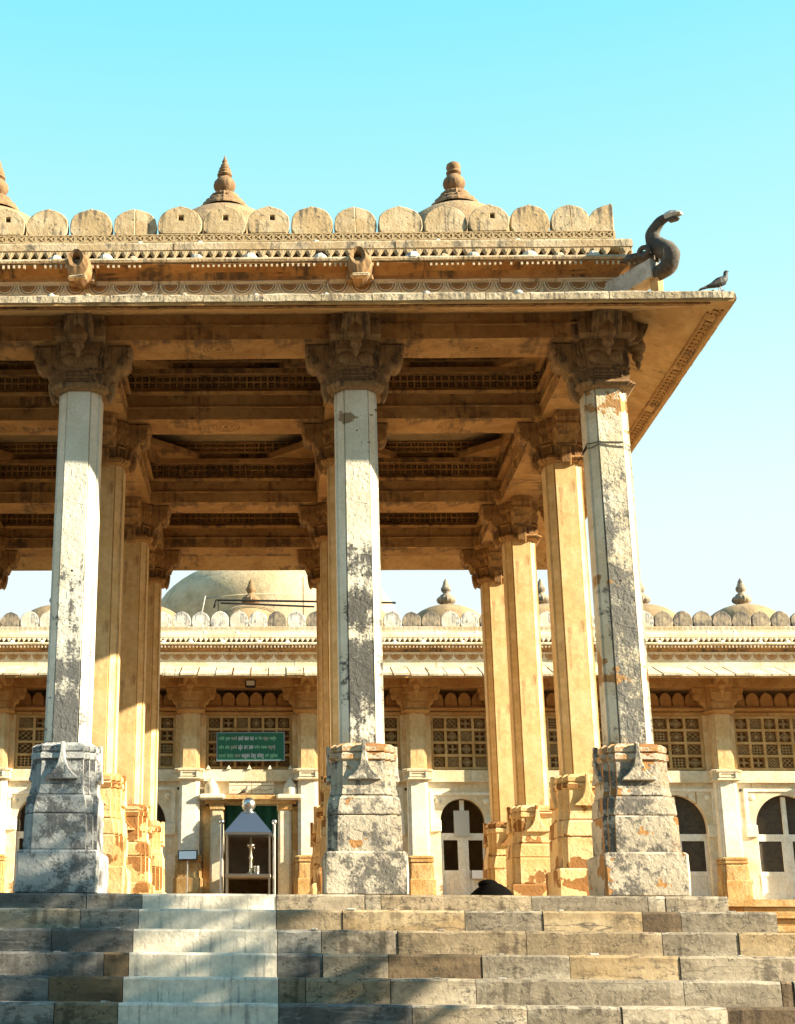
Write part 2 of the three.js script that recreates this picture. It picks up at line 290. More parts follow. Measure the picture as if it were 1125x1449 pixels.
function pedTex(seed, base, second, grime, amt, spall, sp) {
  const W = 384, a = fbm(W, W, 5, 5, 6, seed), b = fbm(W, W, 16, 16, 4, seed + 1, .62), q = fbm(W, W, 4, 5, 5, seed + 2, .5), e = fbm(W, W, 96, 96, 2, seed + 3);
  return tex(W, W, (i) => {
    let c = mix3(base, second, sstep(.3, .7, a[i])); const g = .84 + .3 * e[i]; c = [c[0] * g, c[1] * g, c[2] * g];
    c = mix3(c, grime, sstep(.9 - amt * .6, 1.05 - amt * .5, .5 * b[i] + .5 * a[(i + 4000) % (W * W)] + .3 * (e[i] - .5)) * .9);
    const z = sstep(.99 - sp * .55, 1.0 - sp * .54, q[i] + .2 * (b[i] - .5)); return mix3(c, [spall[0] * (.7 + .5 * b[i]), spall[1] * (.7 + .5 * b[i]), spall[2] * (.7 + .5 * b[i])], z);
  }, 1.25);
}
const pedFront = [
  stone(pedTex(401, [.46, .46, .44], [.38, .38, .37], [.15, .15, .15], .62, [.3, .2, .1], .2), .016),
  stone(pedTex(411, [.46, .46, .45], [.37, .38, .38], [.09, .094, .10], .74, [.33, .23, .12], .16), .010),
  stone(pedTex(421, [.54, .48, .38], [.46, .40, .31], [.09, .085, .078], .76, [.38, .19, .065], .22), .010),
  stone(pedTex(431, [.52, .45, .35], [.44, .38, .29], [.085, .08, .074], .78, [.38, .185, .06], .58), .010),
];
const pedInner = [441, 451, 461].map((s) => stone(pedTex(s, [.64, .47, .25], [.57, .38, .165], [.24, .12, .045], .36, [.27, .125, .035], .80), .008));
const mouldOrange = stone(pedTex(471, [.44, .24, .085], [.36, .17, .05], [.52, .46, .36], .82, [.24, .11, .035], .5), .009);

const redLoft = (L) => loftY(L.map(([y, b, a, m]) => [y, redent(b, a, m ?? (a + b) / 2)]));
const GEO = {};
GEO.pedestal = redLoft([[.925, .315, .21], [.94, .325, .215], [1.0, .31, .205], [1.26, .305, .20]]);
GEO.band1 = redLoft([[1.262, .305, .2], [1.275, .322, .212], [1.32, .322, .212], [1.335, .305, .2]]);
GEO.band2 = redLoft([[1.338, .295, .195], [1.352, .312, .205], [1.395, .312, .205], [1.43, .27, .17]]);
{
  const s = new THREE.Shape(); s.moveTo(-.018, 1.43); s.bezierCurveTo(-.022, 1.26, -.04, 1.17, -.15, 1.10); s.lineTo(-.16, 1.075); s.lineTo(.16, 1.075); s.lineTo(.15, 1.10); s.bezierCurveTo(.04, 1.17, .022, 1.26, .018, 1.43); s.closePath();
  GEO.tongue = extrude(s, .05, .008, 6).translate(0, 0, .298);
  const p = []; for (let k = 0; k < 4; k++) for (const [x, z] of [[-.118, .218], [.118, .218], [.118, .186], [.132, .196], [.196, .132], [.186, .118]]) { let X = x, Z = z; for (let i = 0; i < k; i++) [X, Z] = [Z, -X]; p.push([X, Z]); }
  GEO.shaft = loftY([[SH0, p], [2.3, p], [3.5, p], [4.4, p], [SH1, p]]);
  const uv = uvBox(GEO.shaft).attributes.uv; for (let i = 0; i < uv.count; i++) uv.setXY(i, uv.getX(i) + .33, uv.getY(i) - SH0);
  GEO.neck = redLoft([[5.12, .235, .15], [5.135, .275, .20], [5.165, .30, .225], [5.195, .29, .21], [5.20, .25, .17]]);
  GEO.die = redLoft([[5.20, .232, .17], [5.215, .255, .185], [5.235, .235, .17], [5.33, .235, .17], [5.345, .262, .19], [5.37, .25, .185]]);
  GEO.panel = merge([boxMM(-.155, .155, 5.238, 5.328, .228, .240), boxMM(-.13, .13, 5.255, 5.272, .238, .252), boxMM(-.13, .13, 5.292, 5.309, .238, .252), boxMM(-.165, -.145, 5.236, 5.33, .235, .258), boxMM(.145, .165, 5.236, 5.33, .235, .258)]);
  GEO.block = redLoft([[5.37, .235, .175], [5.40, .25, .185], [5.52, .25, .185], [5.56, .27, .2], [5.665, .265, .2]]);
  GEO.lobe = smooth(new THREE.SphereGeometry(.082, 12, 8).scale(1, .95, .5)).translate(0, 5.465, .245);
  const b = poly([[.19, 5.68], [.52, 5.68], [.525, 5.60], [.50, 5.555], [.515, 5.52], [.49, 5.45], [.44, 5.41], [.40, 5.42], [.385, 5.385], [.365, 5.33], [.32, 5.31], [.30, 5.24], [.27, 5.20], [.19, 5.20]]);
  GEO.bracket = extrude(b, .27, .018, 4).translate(0, 0, -.135);
  GEO.scroll = smooth(new THREE.CylinderGeometry(.055, .055, .30, 12).rotateX(Math.PI / 2)).translate(.435, 5.50, 0);
  GEO.drop = merge([extrude(poly([[.27, 5.26], [.36, 5.28], [.35, 5.18], [.33, 5.10], [.30, 5.06], [.28, 5.10]]), .12, .01, 3).translate(0, 0, -.06)]);
  // corbel that carries the eave
  GEO.corbel = merge([loftY([[5.665, rect8(.25, .30, .01)], [5.70, rect8(.27, .34, .01)], [5.86, rect8(.27, .34, .01)], [5.90, rect8(.245, .32, .01)], [6.0, rect8(.245, .32, .01)]]).translate(0, 0, .0), loftY([[5.67, rect8(.15, .16, .01)], [5.76, rect8(.15, .24, .01)], [5.90, rect8(.13, .30, .01)], [5.93, rect8(.13, .30, .01)]]).translate(0, 0, .22)]);
  GEO.pendant = lathe([[.005, 5.42], [.022, 5.45], [.03, 5.48], [.022, 5.50], [.05, 5.53], [.062, 5.56], [.05, 5.60], [.075, 5.62], [.09, 5.66], [.09, 5.70], [.07, 5.74], [.07, 5.86]], 12).translate(0, 0, .40);
}
const GEO_STACK = [];
for (let v = 0; v < 3; v++) GEO_STACK.push({ // three worn variants of the base stones
  plinth: roughen(block(.39, .39, 0, .402, .02, .009), .004),
  dado: redLoft([[.402, .352, .255, .315], [.42, .358, .262, .32], [.73, .35, .255, .312], [.745, .34, .245, .30]].map(([y, b, a, m]) => [y + jit(.002), b + jit(.006), a + jit(.006), m])),
  upper: redLoft([[.747, .345, .25, .305], [.76, .352, .258, .312], [.90, .338, .235, .295], [.923, .325, .22, .28]].map(([y, b, a, m]) => [y + jit(.0005), b + jit(.006), a + jit(.006), m])),
});
for (const s of GEO_STACK) for (const k of Object.keys(s)) uvBox(s[k], rnd(), rnd());
for (const k of Object.keys(GEO)) if (!GEO[k].attributes.uv) uvBox(GEO[k], rnd(), rnd());

const pavilion = thing('pavilion', 'open sandstone pavilion of tall square columns under a broad sloping eave', 'pavilion');
for (let r = 0; r < 4; r++) for (let c = 0; c < 4; c++) {
  const col = part('column', pavilion); col.position.set(COLX[c], 0, ROWZ[r]);
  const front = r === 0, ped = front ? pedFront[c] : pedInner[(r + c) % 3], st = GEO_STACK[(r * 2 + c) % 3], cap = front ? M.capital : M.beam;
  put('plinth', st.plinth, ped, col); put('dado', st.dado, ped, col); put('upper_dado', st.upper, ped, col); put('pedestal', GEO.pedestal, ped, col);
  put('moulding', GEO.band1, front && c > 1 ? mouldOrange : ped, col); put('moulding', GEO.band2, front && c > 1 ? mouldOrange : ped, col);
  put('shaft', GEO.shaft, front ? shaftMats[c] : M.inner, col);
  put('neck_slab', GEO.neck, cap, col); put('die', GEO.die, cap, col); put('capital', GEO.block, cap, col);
  for (let k = 0; k < 4; k++) {
    const a = k * Math.PI / 2, out = (k === 0 && r === 0) || (k === 1 && c === 3) || (k === 2 && r === 3) || (k === 3 && c === 0);
    inst('tongue', GEO.tongue, ped, col, 0, 0, 0, a); inst('fluted_panel', GEO.panel, cap, col, 0, 0, 0, a);
    for (const s of [-1, 1]) { const o = inst('lobe', GEO.lobe, cap, col, 0, 0, 0, a); o.translateX(s * .1); }
    if (out) { inst('corbel', GEO.corbel, cap, col, 0, 0, 0, a); inst('pendant', GEO.pendant, cap, col, 0, 0, 0, a); }
    else { const b = inst('bracket', GEO.bracket, cap, col, 0, 0, 0, a - Math.PI / 2); inst('scroll', GEO.scroll, cap, col, 0, 0, 0, a - Math.PI / 2); inst('bracket_drop', GEO.drop, cap, col, 0, 0, 0, a - Math.PI / 2); }
  }
}

// ------------------------------------------------------------------ beams, ceiling bays
const beamProfile = [[-.255, 5.682], [.255, 5.682], [.255, 5.83], [.27, 5.834], [.27, 5.85], [.243, 5.856], [.243, 6.0], [-.243, 6.0], [-.243, 5.856], [-.27, 5.85], [-.27, 5.834], [-.255, 5.83]];
const ringGeo = (() => { const l = []; for (const r of [.16, .12, .08]) l.push(smooth(new THREE.TorusGeometry(r, .008, 5, 24).rotateX(Math.PI / 2)).translate(0, 5.683, 0)); l.push(smooth(new THREE.SphereGeometry(.03, 10, 6).scale(1, .4, 1)).translate(0, 5.683, 0)); return uvBox(merge(l)); })();
function beam(x0, x1, cx, cz, turn) {
  const b = part('beam', pavilion); b.position.set(cx, 0, cz); b.rotation.y = turn;
  const gap = .05, cutA = jit(.2), secs = [];
  const n = 6; for (let i = 0; i <= n; i++) { const x = lerp(x0, x1, i / n); secs.push(beamProfile.map(([z, y]) => [x, y + jit(.003), z + jit(.003)])); }
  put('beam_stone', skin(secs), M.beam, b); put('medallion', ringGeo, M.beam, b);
  for (const s of [-1, 1]) put('boss', boxMM(cutA - .09, cutA + .09, 5.70, 5.835, s * .262 - .006, s * .262 + .006), M.beam, b);
}
for (let r = 0; r < 4; r++) for (let c = 0; c < 3; c++) { const w = COLX[c + 1] - COLX[c]; beam(-w / 2 + .2, w / 2 - .2, (COLX[c] + COLX[c + 1]) / 2, ROWZ[r], 0); }
for (let c = 0; c < 4; c++) for (let r = 0; r < 3; r++) { const w = ROWZ[r] - ROWZ[r + 1]; beam(-w / 2 + .2, w / 2 - .2, COLX[c], (ROWZ[r] + ROWZ[r + 1]) / 2, Math.PI / 2); }
// pierced band: a grid of thin bars over a sunk back
function lattice(w, h, rows, cell, d = .03) {
  const l = [], n = Math.round(w / cell), cw = w / n, ch = h / rows;
  for (let i = 0; i <= n; i++) l.push(box(.024, h, d, -w / 2 + i * cw, h / 2, 0));
  for (let i = 0; i <= rows; i++) l.push(box(w, .022, d * .9, 0, i * ch, 0));
  for (let i = 0; i < n; i++) for (let j = 0; j < rows; j++) l.push(box(.018, .018, d * .7, -w / 2 + (i + .5) * cw, (j + .5) * ch, -.004));
  return merge(l);
}
for (let r = 0; r < 3; r++) for (let c = 0; c < 3; c++) {
  const bay = part('ceiling_bay', pavilion), x0 = COLX[c], x1 = COLX[c + 1], z1 = ROWZ[r], z0 = ROWZ[r + 1], cx = (x0 + x1) / 2, cz = (z0 + z1) / 2, hx = (x1 - x0) / 2 - .235, hz = (z1 - z0) / 2 - .235;
  bay.position.set(cx, 0, cz);
  for (let k = 0; k < 4; k++) {
    const along = k % 2 ? hz : hx, dist = k % 2 ? hx : hz, a = k * Math.PI / 2;
    const side = (nm, g, m) => inst(nm, g, m, bay, 0, 0, 0, a);
    side('ceiling_moulding', skin([-along, along].map((x) => [[x, 6.0, -dist - .02], [x, 6.0, -dist + .04], [x, 6.03, -dist + .065], [x, 6.06, -dist + .05], [x, 6.075, -dist + .01], [x, 6.075, -dist - .02]])), M.beam);
    side('lattice', lattice(2 * along - .04, .17, 2, .085).translate(0, 6.085, -dist + .004), M.beam).userData.kind = 'stuff';
    side('lintel', boxMM(-along, along, 6.262, 6.33, -dist - .03, -dist + .07), M.beam);
    const t = Math.min(hx, hz) * .62; // corner slab turning the square into an octagon
    const sx = k % 2 ? hz : hx, sz = k % 2 ? hx : hz;
    side('corner_slab', loftY([[6.33, [[-sx, -sz], [-sx + t, -sz], [-sx, -sz + t]]], [6.43, [[-sx, -sz], [-sx + t, -sz], [-sx, -sz + t]]]]), M.beam);
    side('lattice', lattice(2 * along - .3, .14, 2, .10).translate(0, 6.435, -dist + .03), M.beam).userData.kind = 'stuff';
  }
}
// walls standing on the beams (behind frieze and lattice)
for (const z of ROWZ) for (let c = 0; c < 3; c++) put('upper_wall', boxMM(COLX[c] + .001, COLX[c + 1] - .001, 6.0, 6.60, z - .215, z + .185), M.beam, pavilion);
for (const x of COLX) for (let r = 0; r < 3; r++) put('upper_wall', boxMM(x - .2, x + .2, 6.002, 6.598, ROWZ[r + 1] + .19, ROWZ[r] - .22), M.beam, pavilion);
{ // roof slab with a round opening under each dome
  const s = poly([[-XD - .18, .18], [XD + .18, .18], [XD + .18, ZB - .18], [-XD - .18, ZB - .18]].map(([x, z]) => [x, -z]));
  for (let r = 0; r < 3; r++) for (let c = 0; c < 3; c++) { const h = new THREE.Path(); h.absarc((COLX[c] + COLX[c + 1]) / 2, -(ROWZ[r] + ROWZ[r + 1]) / 2, .86, 0, Math.PI * 2, true); s.holes.push(h); }
  const g = flat(new THREE.ExtrudeGeometry(s, { depth: .2, bevelEnabled: false, curveSegments: 24 }).rotateX(-Math.PI / 2).translate(0, 6.602, 0));
  put('roof_slab', g, M.roof, pavilion);
}

// ------------------------------------------------------------------ entablature shared by pavilion and tomb: courses swept round the edge
// o = distance out from the column line, y relative to the pavilion's own heights
const COURSES = {
  frieze: [[.10, 6.06], [.205, 6.06], [.205, 6.10], [.195, 6.104], [.195, 6.37], [.21, 6.375], [.21, 6.395], [.10, 6.395]],
  cavetto: [[.10, 6.397], [.215, 6.397], [.225, 6.43], [.26, 6.465], [.32, 6.492], [.385, 6.50], [.385, 6.512], [.10, 6.512]],
  ledge: [[.10, 6.514], [.36, 6.514], [.40, 6.522], [.408, 6.545], [.395, 6.57], [.12, 6.585]],
  neck: [[.10, 6.586], [.225, 6.586], [.225, 6.672], [.10, 6.672]],
  cornice: [[.10, 6.674], [.335, 6.674], [.352, 6.69], [.35, 6.765], [.335, 6.785], [.10, 6.80]],
  base: [[.05, 6.802], [.225, 6.802], [.225, 6.85], [.205, 6.856], [.205, 6.952], [.05, 6.952]],
};
// one stone of a course along x; mitre flags bend its ends round the corner
const courseGeo = (prof, s0, s1, m0, m1) => { const n = Math.max(1, Math.round((s1 - s0) / .3)), d = jit(.004), secs = []; for (let i = 0; i <= n; i++) { const t = i / n; secs.push(prof.map(([o, y], q) => [lerp(s0 - (m0 ? o : 0), s1 + (m1 ? o : 0), t), y + (i && i < n ? jit(.0025) : 0), o + (o > .11 ? d + (i && i < n ? jit(.003) : 0) : 0)])); } return skin(secs); };
function courseStones(parent, name, prof, mat, s0, s1, m0, m1, step, place) {
  const c = part(name, parent); place(c);
  let x = s0; const cuts = [s0]; while (x < s1 - step * 1.35) { x += step * (.75 + rnd() * .5); cuts.push(x); } cuts.push(s1);
  for (let i = 0; i + 1 < cuts.length; i++) put(name.includes('eave') ? 'eave_stone' : 'stone', courseGeo(prof, cuts[i] + (i && name !== 'eave' ? .002 : 0), cuts[i + 1] - (i + 2 < cuts.length && name !== 'eave' ? .002 : 0), m0 && i === 0, m1 && i + 2 === cuts.length), mat, c);
  return c;
}
const EAVE = [[.22, 5.985], [.62, 5.84], [1.108, 5.675], [1.116, 5.70], [1.110, 5.756], [.62, 5.925], [.22, 6.072]];
// merlon outlines
function merlonShape(w, h) { const a = w / 2, s = new THREE.Shape(); s.moveTo(-a * .86, 0); s.lineTo(-a * .86, h * .04); s.bezierCurveTo(-a * .99, h * .10, -a * 1.0, h * .2, -a * .995, h * .38); s.bezierCurveTo(-a * .96, h * .74, -a * .52, h * .91, -a * .06, h * .965); s.lineTo(0, h); s.lineTo(a * .06, h * .965); s.bezierCurveTo(a * .52, h * .91, a * .96, h * .74, a * .995, h * .38); s.bezierCurveTo(a * 1.0, h * .2, a * .99, h * .10, a * .86, h * .04); s.lineTo(a * .86, 0); s.closePath(); return s; }
function merlonGeo(w, h, kind) {
  const s = merlonShape(w, h), back = extrude(s, .07, .008, 5).translate(0, 0, -.07);
  if (kind === 1) { const q = merlonShape(w, h), p = new THREE.Path(), x = (rnd() - .4) * .08, y = h * .55; p.moveTo(x - .026, y - .03); p.lineTo(x + .026, y - .03); p.lineTo(x + .026, y + .03); p.lineTo(x - .026, y + .03); p.closePath(); q.holes.push(p); return merge([back.translate(0, 0, -.04), extrude(q, .07, .006, 5).translate(0, 0, -.04)]); }
  if (kind === 2) { const L = [], pts = s.getPoints(5), cut = .0012; for (const sg of [-1, 1]) { const q = pts.filter((p) => p.x * sg > cut).map((p) => [p.x, p.y]); q.push([sg * (cut + (sg > 0 ? .003 : 0)), h * .965], [sg * (cut + (sg > 0 ? .003 : 0)), 0]); const o = q.sort((A, B) => Math.atan2(A[1] - h * .4, A[0] - sg * w * .22) - Math.atan2(B[1] - h * .4, B[0] - sg * w * .22)); L.push(extrude(poly(o), .11 - (sg > 0 ? .012 : 0), .006, 3)); } return merge(L).translate(0, 0, -.105); }
  return extrude(s, .11, .010, 5).translate(0, 0, -.105);
}
// carved pieces
const leafGeo = uvBox(merge([extrude(poly([[-.05, 0], [.05, 0], [.05, -.022], [.03, -.05], [0, -.088], [-.03, -.05], [-.05, -.022]]), .03, .004, 2), extrude(poly([[-.026, -.004], [.026, -.004], [.02, -.035], [0, -.062], [-.02, -.035]]), .014, .003, 2).translate(0, 0, .026)]));
const tileGeo = uvBox(merge([box(.104, .012, .016, 0, .006, 0), box(.104, .012, .016, 0, .086, 0), box(.012, .092, .015, -.047, .046, 0), box(.012, .092, .015, .047, .046, 0), bar2(-.038, .014, .038, .078, .013, .012), bar2(-.038, .078, .038, .014, .013, .011), smooth(new THREE.CylinderGeometry(.012, .014, .016, 6).rotateX(Math.PI / 2)).translate(0, .046, .002)]));
const arcGeo = uvBox(merge([[.112, .012], [.082, .007]].map(([r, t]) => smooth(new THREE.TorusGeometry(r, t, 5, 16, Math.PI).rotateZ(Math.PI)))));
const petalGeo = (() => { // half disc with petals, filling the arc
  const l = [flat(new THREE.CylinderGeometry(.104, .104, .006, 16, 1, false, Math.PI / 2, Math.PI).rotateX(Math.PI / 2).rotateZ(Math.PI))]; for (let k = 1; k < 6; k++) { const a = Math.PI + k * Math.PI / 6; l.push(flat(new THREE.SphereGeometry(.019, 7, 5).scale(1.5, .75, .6).rotateZ(a).translate(Math.cos(a) * .052, Math.sin(a) * .052, .003))); } return uvBox(merge(l));
})();
const rosetteGeo = (() => { // hanging half circle with petals, opening upwards
  const l = []; for (const [r, t] of [[.112, .011], [.082, .007]]) l.push(smooth(new THREE.TorusGeometry(r, t, 5, 16, Math.PI).rotateZ(Math.PI).scale(1, 1, .9)));
  for (let k = 1; k < 6; k++) { const a = Math.PI + k * Math.PI / 6; l.push(flat(new THREE.SphereGeometry(.019, 7, 5).scale(1.5, .75, .6).rotateZ(a).translate(Math.cos(a) * .052, Math.sin(a) * .052, 0))); }
  l.push(flat(new THREE.SphereGeometry(.02, 8, 5).scale(1, 1, .6).translate(0, -.014, 0))); return uvBox(merge(l));
})();
const beadGeo = () => box(.026, .04, .022, 0, 0, 0);
function knobGeo(r) { const g = new THREE.SphereGeometry(r, 10, 6, 0, Math.PI * 2, 0, Math.PI / 2); const p = g.attributes.position; for (let i = 0; i < p.count; i++) p.setXYZ(i, p.getX(i) * (1 + jit(.08)), p.getY(i) * (1 + jit(.08)), p.getZ(i) * .8); return flat(g); }

// ---- pavilion edge: front and right side in full, the two far sides plain
const SIDES = [ // [name, half run, place(group)]
  { n: 'front', s0: -XD, s1: XD, put: (g) => g.position.set(0, 0, 0) },
  { n: 'right', s0: ZB, s1: 0, put: (g) => { g.position.set(XD, 0, 0); g.rotation.y = Math.PI / 2; }, flip: true },
  { n: 'back', s0: -XD, s1: XD, put: (g) => { g.position.set(0, 0, ZB); g.rotation.y = Math.PI; } },
  { n: 'left', s0: ZB, s1: 0, put: (g) => { g.position.set(-XD, 0, 0); g.rotation.y = -Math.PI / 2; }, flip: true },
];
const merlonVariants = [0, 1, 2].map((k) => [0, 1, 2, 3].map((q) => uvBox(roughen(merlonGeo(.462, .34, k).translate(q * 3.1, 0, 0), .0045, 17).translate(-q * 3.1, 0, 0), k + q * .41, q * .29)));
const MERLON_EDGES = [-4.05, -3.55, -3.06, -2.58, -2.112, -1.638, -1.158, -.671, -.177, .3, .776, 1.244, 1.718, 2.215, 2.695, 3.143, 3.583, 4.022];
SIDES.forEach((S, si) => {
  const s0 = S.flip ? (si === 1 ? 0 : ZB) : S.s0, s1 = S.flip ? (si === 1 ? -ZB : 0) : S.s1, P = S.put;
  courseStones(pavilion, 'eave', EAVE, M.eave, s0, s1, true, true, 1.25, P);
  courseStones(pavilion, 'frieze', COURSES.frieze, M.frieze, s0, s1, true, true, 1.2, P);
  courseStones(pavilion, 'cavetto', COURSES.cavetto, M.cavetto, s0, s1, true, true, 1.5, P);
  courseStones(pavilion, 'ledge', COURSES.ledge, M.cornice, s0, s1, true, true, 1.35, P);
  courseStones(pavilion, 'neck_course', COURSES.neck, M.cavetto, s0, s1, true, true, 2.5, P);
  courseStones(pavilion, 'cornice', COURSES.cornice, M.cornice, s0, s1, true, true, 1.2, P);
  courseStones(pavilion, 'parapet_base', COURSES.base, M.parapet, s0, s1, true, true, 1.6, P);
  if (si > 1) return;
  const car = part('leaf_row', pavilion), til = part('carved_band', pavilion), ros = part('rosette_row', pavilion), bead = part('bead_row', pavilion), mer = part('parapet', pavilion), kn = part('knob_row', pavilion), bor = part('eave_border', pavilion), edge = part('eave_edging', pavilion);
  for (const g of [car, til, ros, bead, mer, kn, bor, edge]) P(g);
  const L = s1 - s0, mid = (s0 + s1) / 2;
  { const n = Math.round((L + .64) / .104), w = (L + .64) / n; for (let i = 0; i < n; i++) { const x = s0 - .32 + (i + .5) * w; if (rnd() < .035) continue; inst('leaf', leafGeo, M.cornice, car, x, 6.676, .318); } }
  { const n = Math.round((L + .4) / .107), w = (L + .4) / n; for (let i = 0; i < n; i++) inst('carved_tile', tileGeo, M.parapet, til, s0 - .2 + (i + .5) * w, 6.858, .209); }
  { const n = Math.round((L + .34) / .252), w = (L + .34) / n; for (let i = 0; i < n; i++) { const x = s0 - .17 + (i + .5) * w; inst('rosette', petalGeo, M.cavetto, ros, x, 6.352, .196); inst('rosette_arc', arcGeo, M.frieze, ros, x, 6.352, .198); } }
  { const l = []; const n = Math.round((L + .7) / .056); for (let i = 0; i < n; i++) { const x = s0 - .35 + (i + .5) * .0562; if (Math.sin(x * 2.1) + Math.sin(x * 5.3 + 1) < -1.05 || x > s1 + .35) continue; if (rnd() < .12) continue; l.push(box(.022, .034 + rnd() * .012, .022, x, 6.489, .374)); } put('bead_string', merge(l), M.bead, bead).userData.kind = 'stuff'; }
  const edges = si === 0 ? MERLON_EDGES : Array.from({ length: 17 }, (_, i) => .02 + i * .463);
  for (let i = 0; i + 1 < edges.length; i++) { const w = edges[i + 1] - edges[i], v = si === 0 ? [0, 0, 0, 1, 0, 0, 2, 1, 1, 1, 0, 2, 0, 0, 1, 0, 2, 0][(i + 0) % 18] : [0, 1, 0, 2][i % 4]; const m = inst('merlon', merlonVariants[v][(i * 7 + (i >> 2)) % 4], M.parapet, mer, (edges[i] + edges[i + 1]) / 2, 6.953, .19); m.scale.x = w / .476; m.rotation.x = jit(.012); m.rotation.y = jit(.02); m.scale.y = 1 + jit(.02); }
  if (si === 0) { const h = []; for (const p of merlonShape(.5, .345).getPoints(5)) { if (p.x > 1e-4) break; h.push([p.x, p.y]); } h.push([.02, .338], [.02, 0]); put('merlon', extrude(poly(h), .2, .008, 4).translate(4.243, 6.953, -.02), M.parapet, mer); }
  const ks = si === 0 ? [-3.3, -2.5, -1.74, -1.2, -.91, -.23, .34, .49, 1.09, 2.07, 2.4, 2.72, 3.31, 3.62, 3.98] : [.8, 1.9, 3.1, 4.4, 5.9, 7.0];
  ks.forEach((x, i) => inst('knob', knobGeo([.085, .06, .075][i % 3]), i % 3 === 1 ? M.cornice : i % 3 ? M.pale : M.lichen, kn, x, 6.567, .335));
  for (const x of [-1.0, -.35, .9, 2.2, 3.05]) if (si === 0) inst('knob', knobGeo(.045), M.pale, kn, x + .15, 6.79, .27);
  // carved border under the eave's outer edge
  { const l = [], sl = Math.atan2(.165, .488); const n = Math.round((L + 1.7) / .09); for (let i = 0; i < n; i++) { const x = s0 - .85 + (i + .5) * .09; if (Math.abs(((x * .8) % 1 + 1) % 1 - .5) < .06) continue; l.push(box(.055, .014, .06, x, 0, 0), box(.03, .018, .03, x + .045, 0, .0)); } l.push(box(L + 1.75, .02, .02, mid, 0, .055), box(L + 1.5, .02, .02, mid, 0, -.06)); put('border_carving', merge(l).rotateX(sl).translate(0, 5.703, .995), M.beam, bor).userData.kind = 'stuff'; }
  // weathered top edge of the eave, lumps of old mortar on it
  let x = s0 - 1.08; while (x < s1 + 1.06) { const w = Math.min(.25 + rnd() * .55, s1 + 1.10 - x); put('edge_stone', (() => { const n = 4, secs = [], h = .030 + rnd() * .016; for (let i = 0; i <= n; i++) { const X = x + .003 + (w - .006) * i / n; secs.push([[X, 5.70, 1.10], [X, 5.703 + jit(.003), 1.127 + jit(.004)], [X, 5.752 + h * .5 + jit(.005), 1.124 + jit(.004)], [X, 5.757 + h + jit(.006), 1.09 + jit(.006)], [X, 5.78, 1.04]]); } return skin(secs); })(), M.eaveEdge, edge); if (rnd() < .5) inst('mortar_lump', knobGeo(.03 + rnd() * .02), rnd() < .5 ? M.pale : M.eaveEdge, edge, x + rnd() * w, 5.775, 1.09); x += w; }
});
// rain spouts on the front, over the columns
for (const [x, ry] of [[-1.435, -.1], [1.53, -.06]]) {
  const s = part('rain_spout', pavilion); s.position.set(x, 0, 0); s.rotation.y = ry;
  const prof = (k) => { const o = []; for (let i = 0; i < 14; i++) { const a = i / 14 * 6.2832, x = Math.cos(a), y = Math.sin(a); o.push([x * .132 * k * (1 - .08 * Math.max(0, -y)), 6.455 + (y > 0 ? y * .175 : y * .165) * k]); } return o; };
  const secs = [[.18, .92], [.26, .98], [.34, 1.0], [.42, .98], [.475, .86], [.50, .62], [.485, .36], [.44, .30], [.30, .26]].map(([z, k], i) => prof(k).map(([x, y]) => [x + jit(.004) - (i > 4 ? .02 : 0), y + (i > 4 ? .075 : 0) + jit(.004), z + jit(.004)]));
  put('spout_body', skin(secs), M.capital, s); put('spout_lip', block(.10, .035, 0, .05, .014, .008).translate(0, 6.29, .46), M.cornice, s); put('spout_seat', block(.145, .06, 6.33, 6.60, .02, .006).translate(0, 0, .25), M.capital, s);
}
// domes with finials
const finialPts = (broken) => { const p = [[.30, -.05, 0], [.305, -.02, .05], [.285, .0, .07], [.25, .02, 0], [.262, .035, .07], [.235, .06, .07], [.17, .075, 0], [.165, .09, .09], [.185, .115, .11], [.165, .14, .09], [.10, .155, 0], [.065, .17, 0], [.062, .185, 0], [.10, .205, 0], [.128, .24, 0], [.134, .27, 0], [.125, .305, 0], [.09, .345, 0], [.06, .365, 0], [.058, .375, 0], [.088, .385, 0], [.09, .40, 0], [.062, .412, 0]]; return broken ? [...p, [.07, .425, 0], [.088, .455, 0], [.08, .49, 0], [.045, .515, 0], [0, .52, 0]] : [...p, [.078, .425, 0], [.08, .437, 0], [.052, .45, 0], [.066, .465, 0], [.066, .475, 0], [.042, .49, 0], [.05, .505, 0], [.048, .515, 0], [.025, .535, 0], [.036, .555, 0], [.022, .58, 0], [0, .64, 0]]; };
for (let r = 0; r < 3; r++) for (let c = 0; c < 3; c++) {
  const d = part('dome', pavilion); d.position.set((COLX[c] + COLX[c + 1]) / 2, 0, (ROWZ[r] + ROWZ[r + 1]) / 2);
  const pts = [[.98, 6.80], [1.05, 6.80], [1.05, 6.98], [.97, 7.0]]; for (let i = 0; i <= 10; i++) { const a = i / 10 * Math.PI / 2; pts.push([.965 * Math.pow(Math.cos(a), 1.3), 7.05 + .975 * Math.sin(a)]); } for (let i = 10; i >= 0; i--) { const a = i / 10 * Math.PI / 2; pts.push([.86 * Math.pow(Math.cos(a), 1.3), 6.95 + .93 * Math.sin(a)]); } pts.push([.86, 6.79], [.98, 6.80]);
  put('dome_shell', lathe(pts, 40), M.roof, d);
  put('finial', lathe(finialPts(r === 0 && c === 2).map(([R, y, q]) => [R, y * 1.14, q]), 40, 1).translate(0, 8.03, 0), M.finial, d);
}
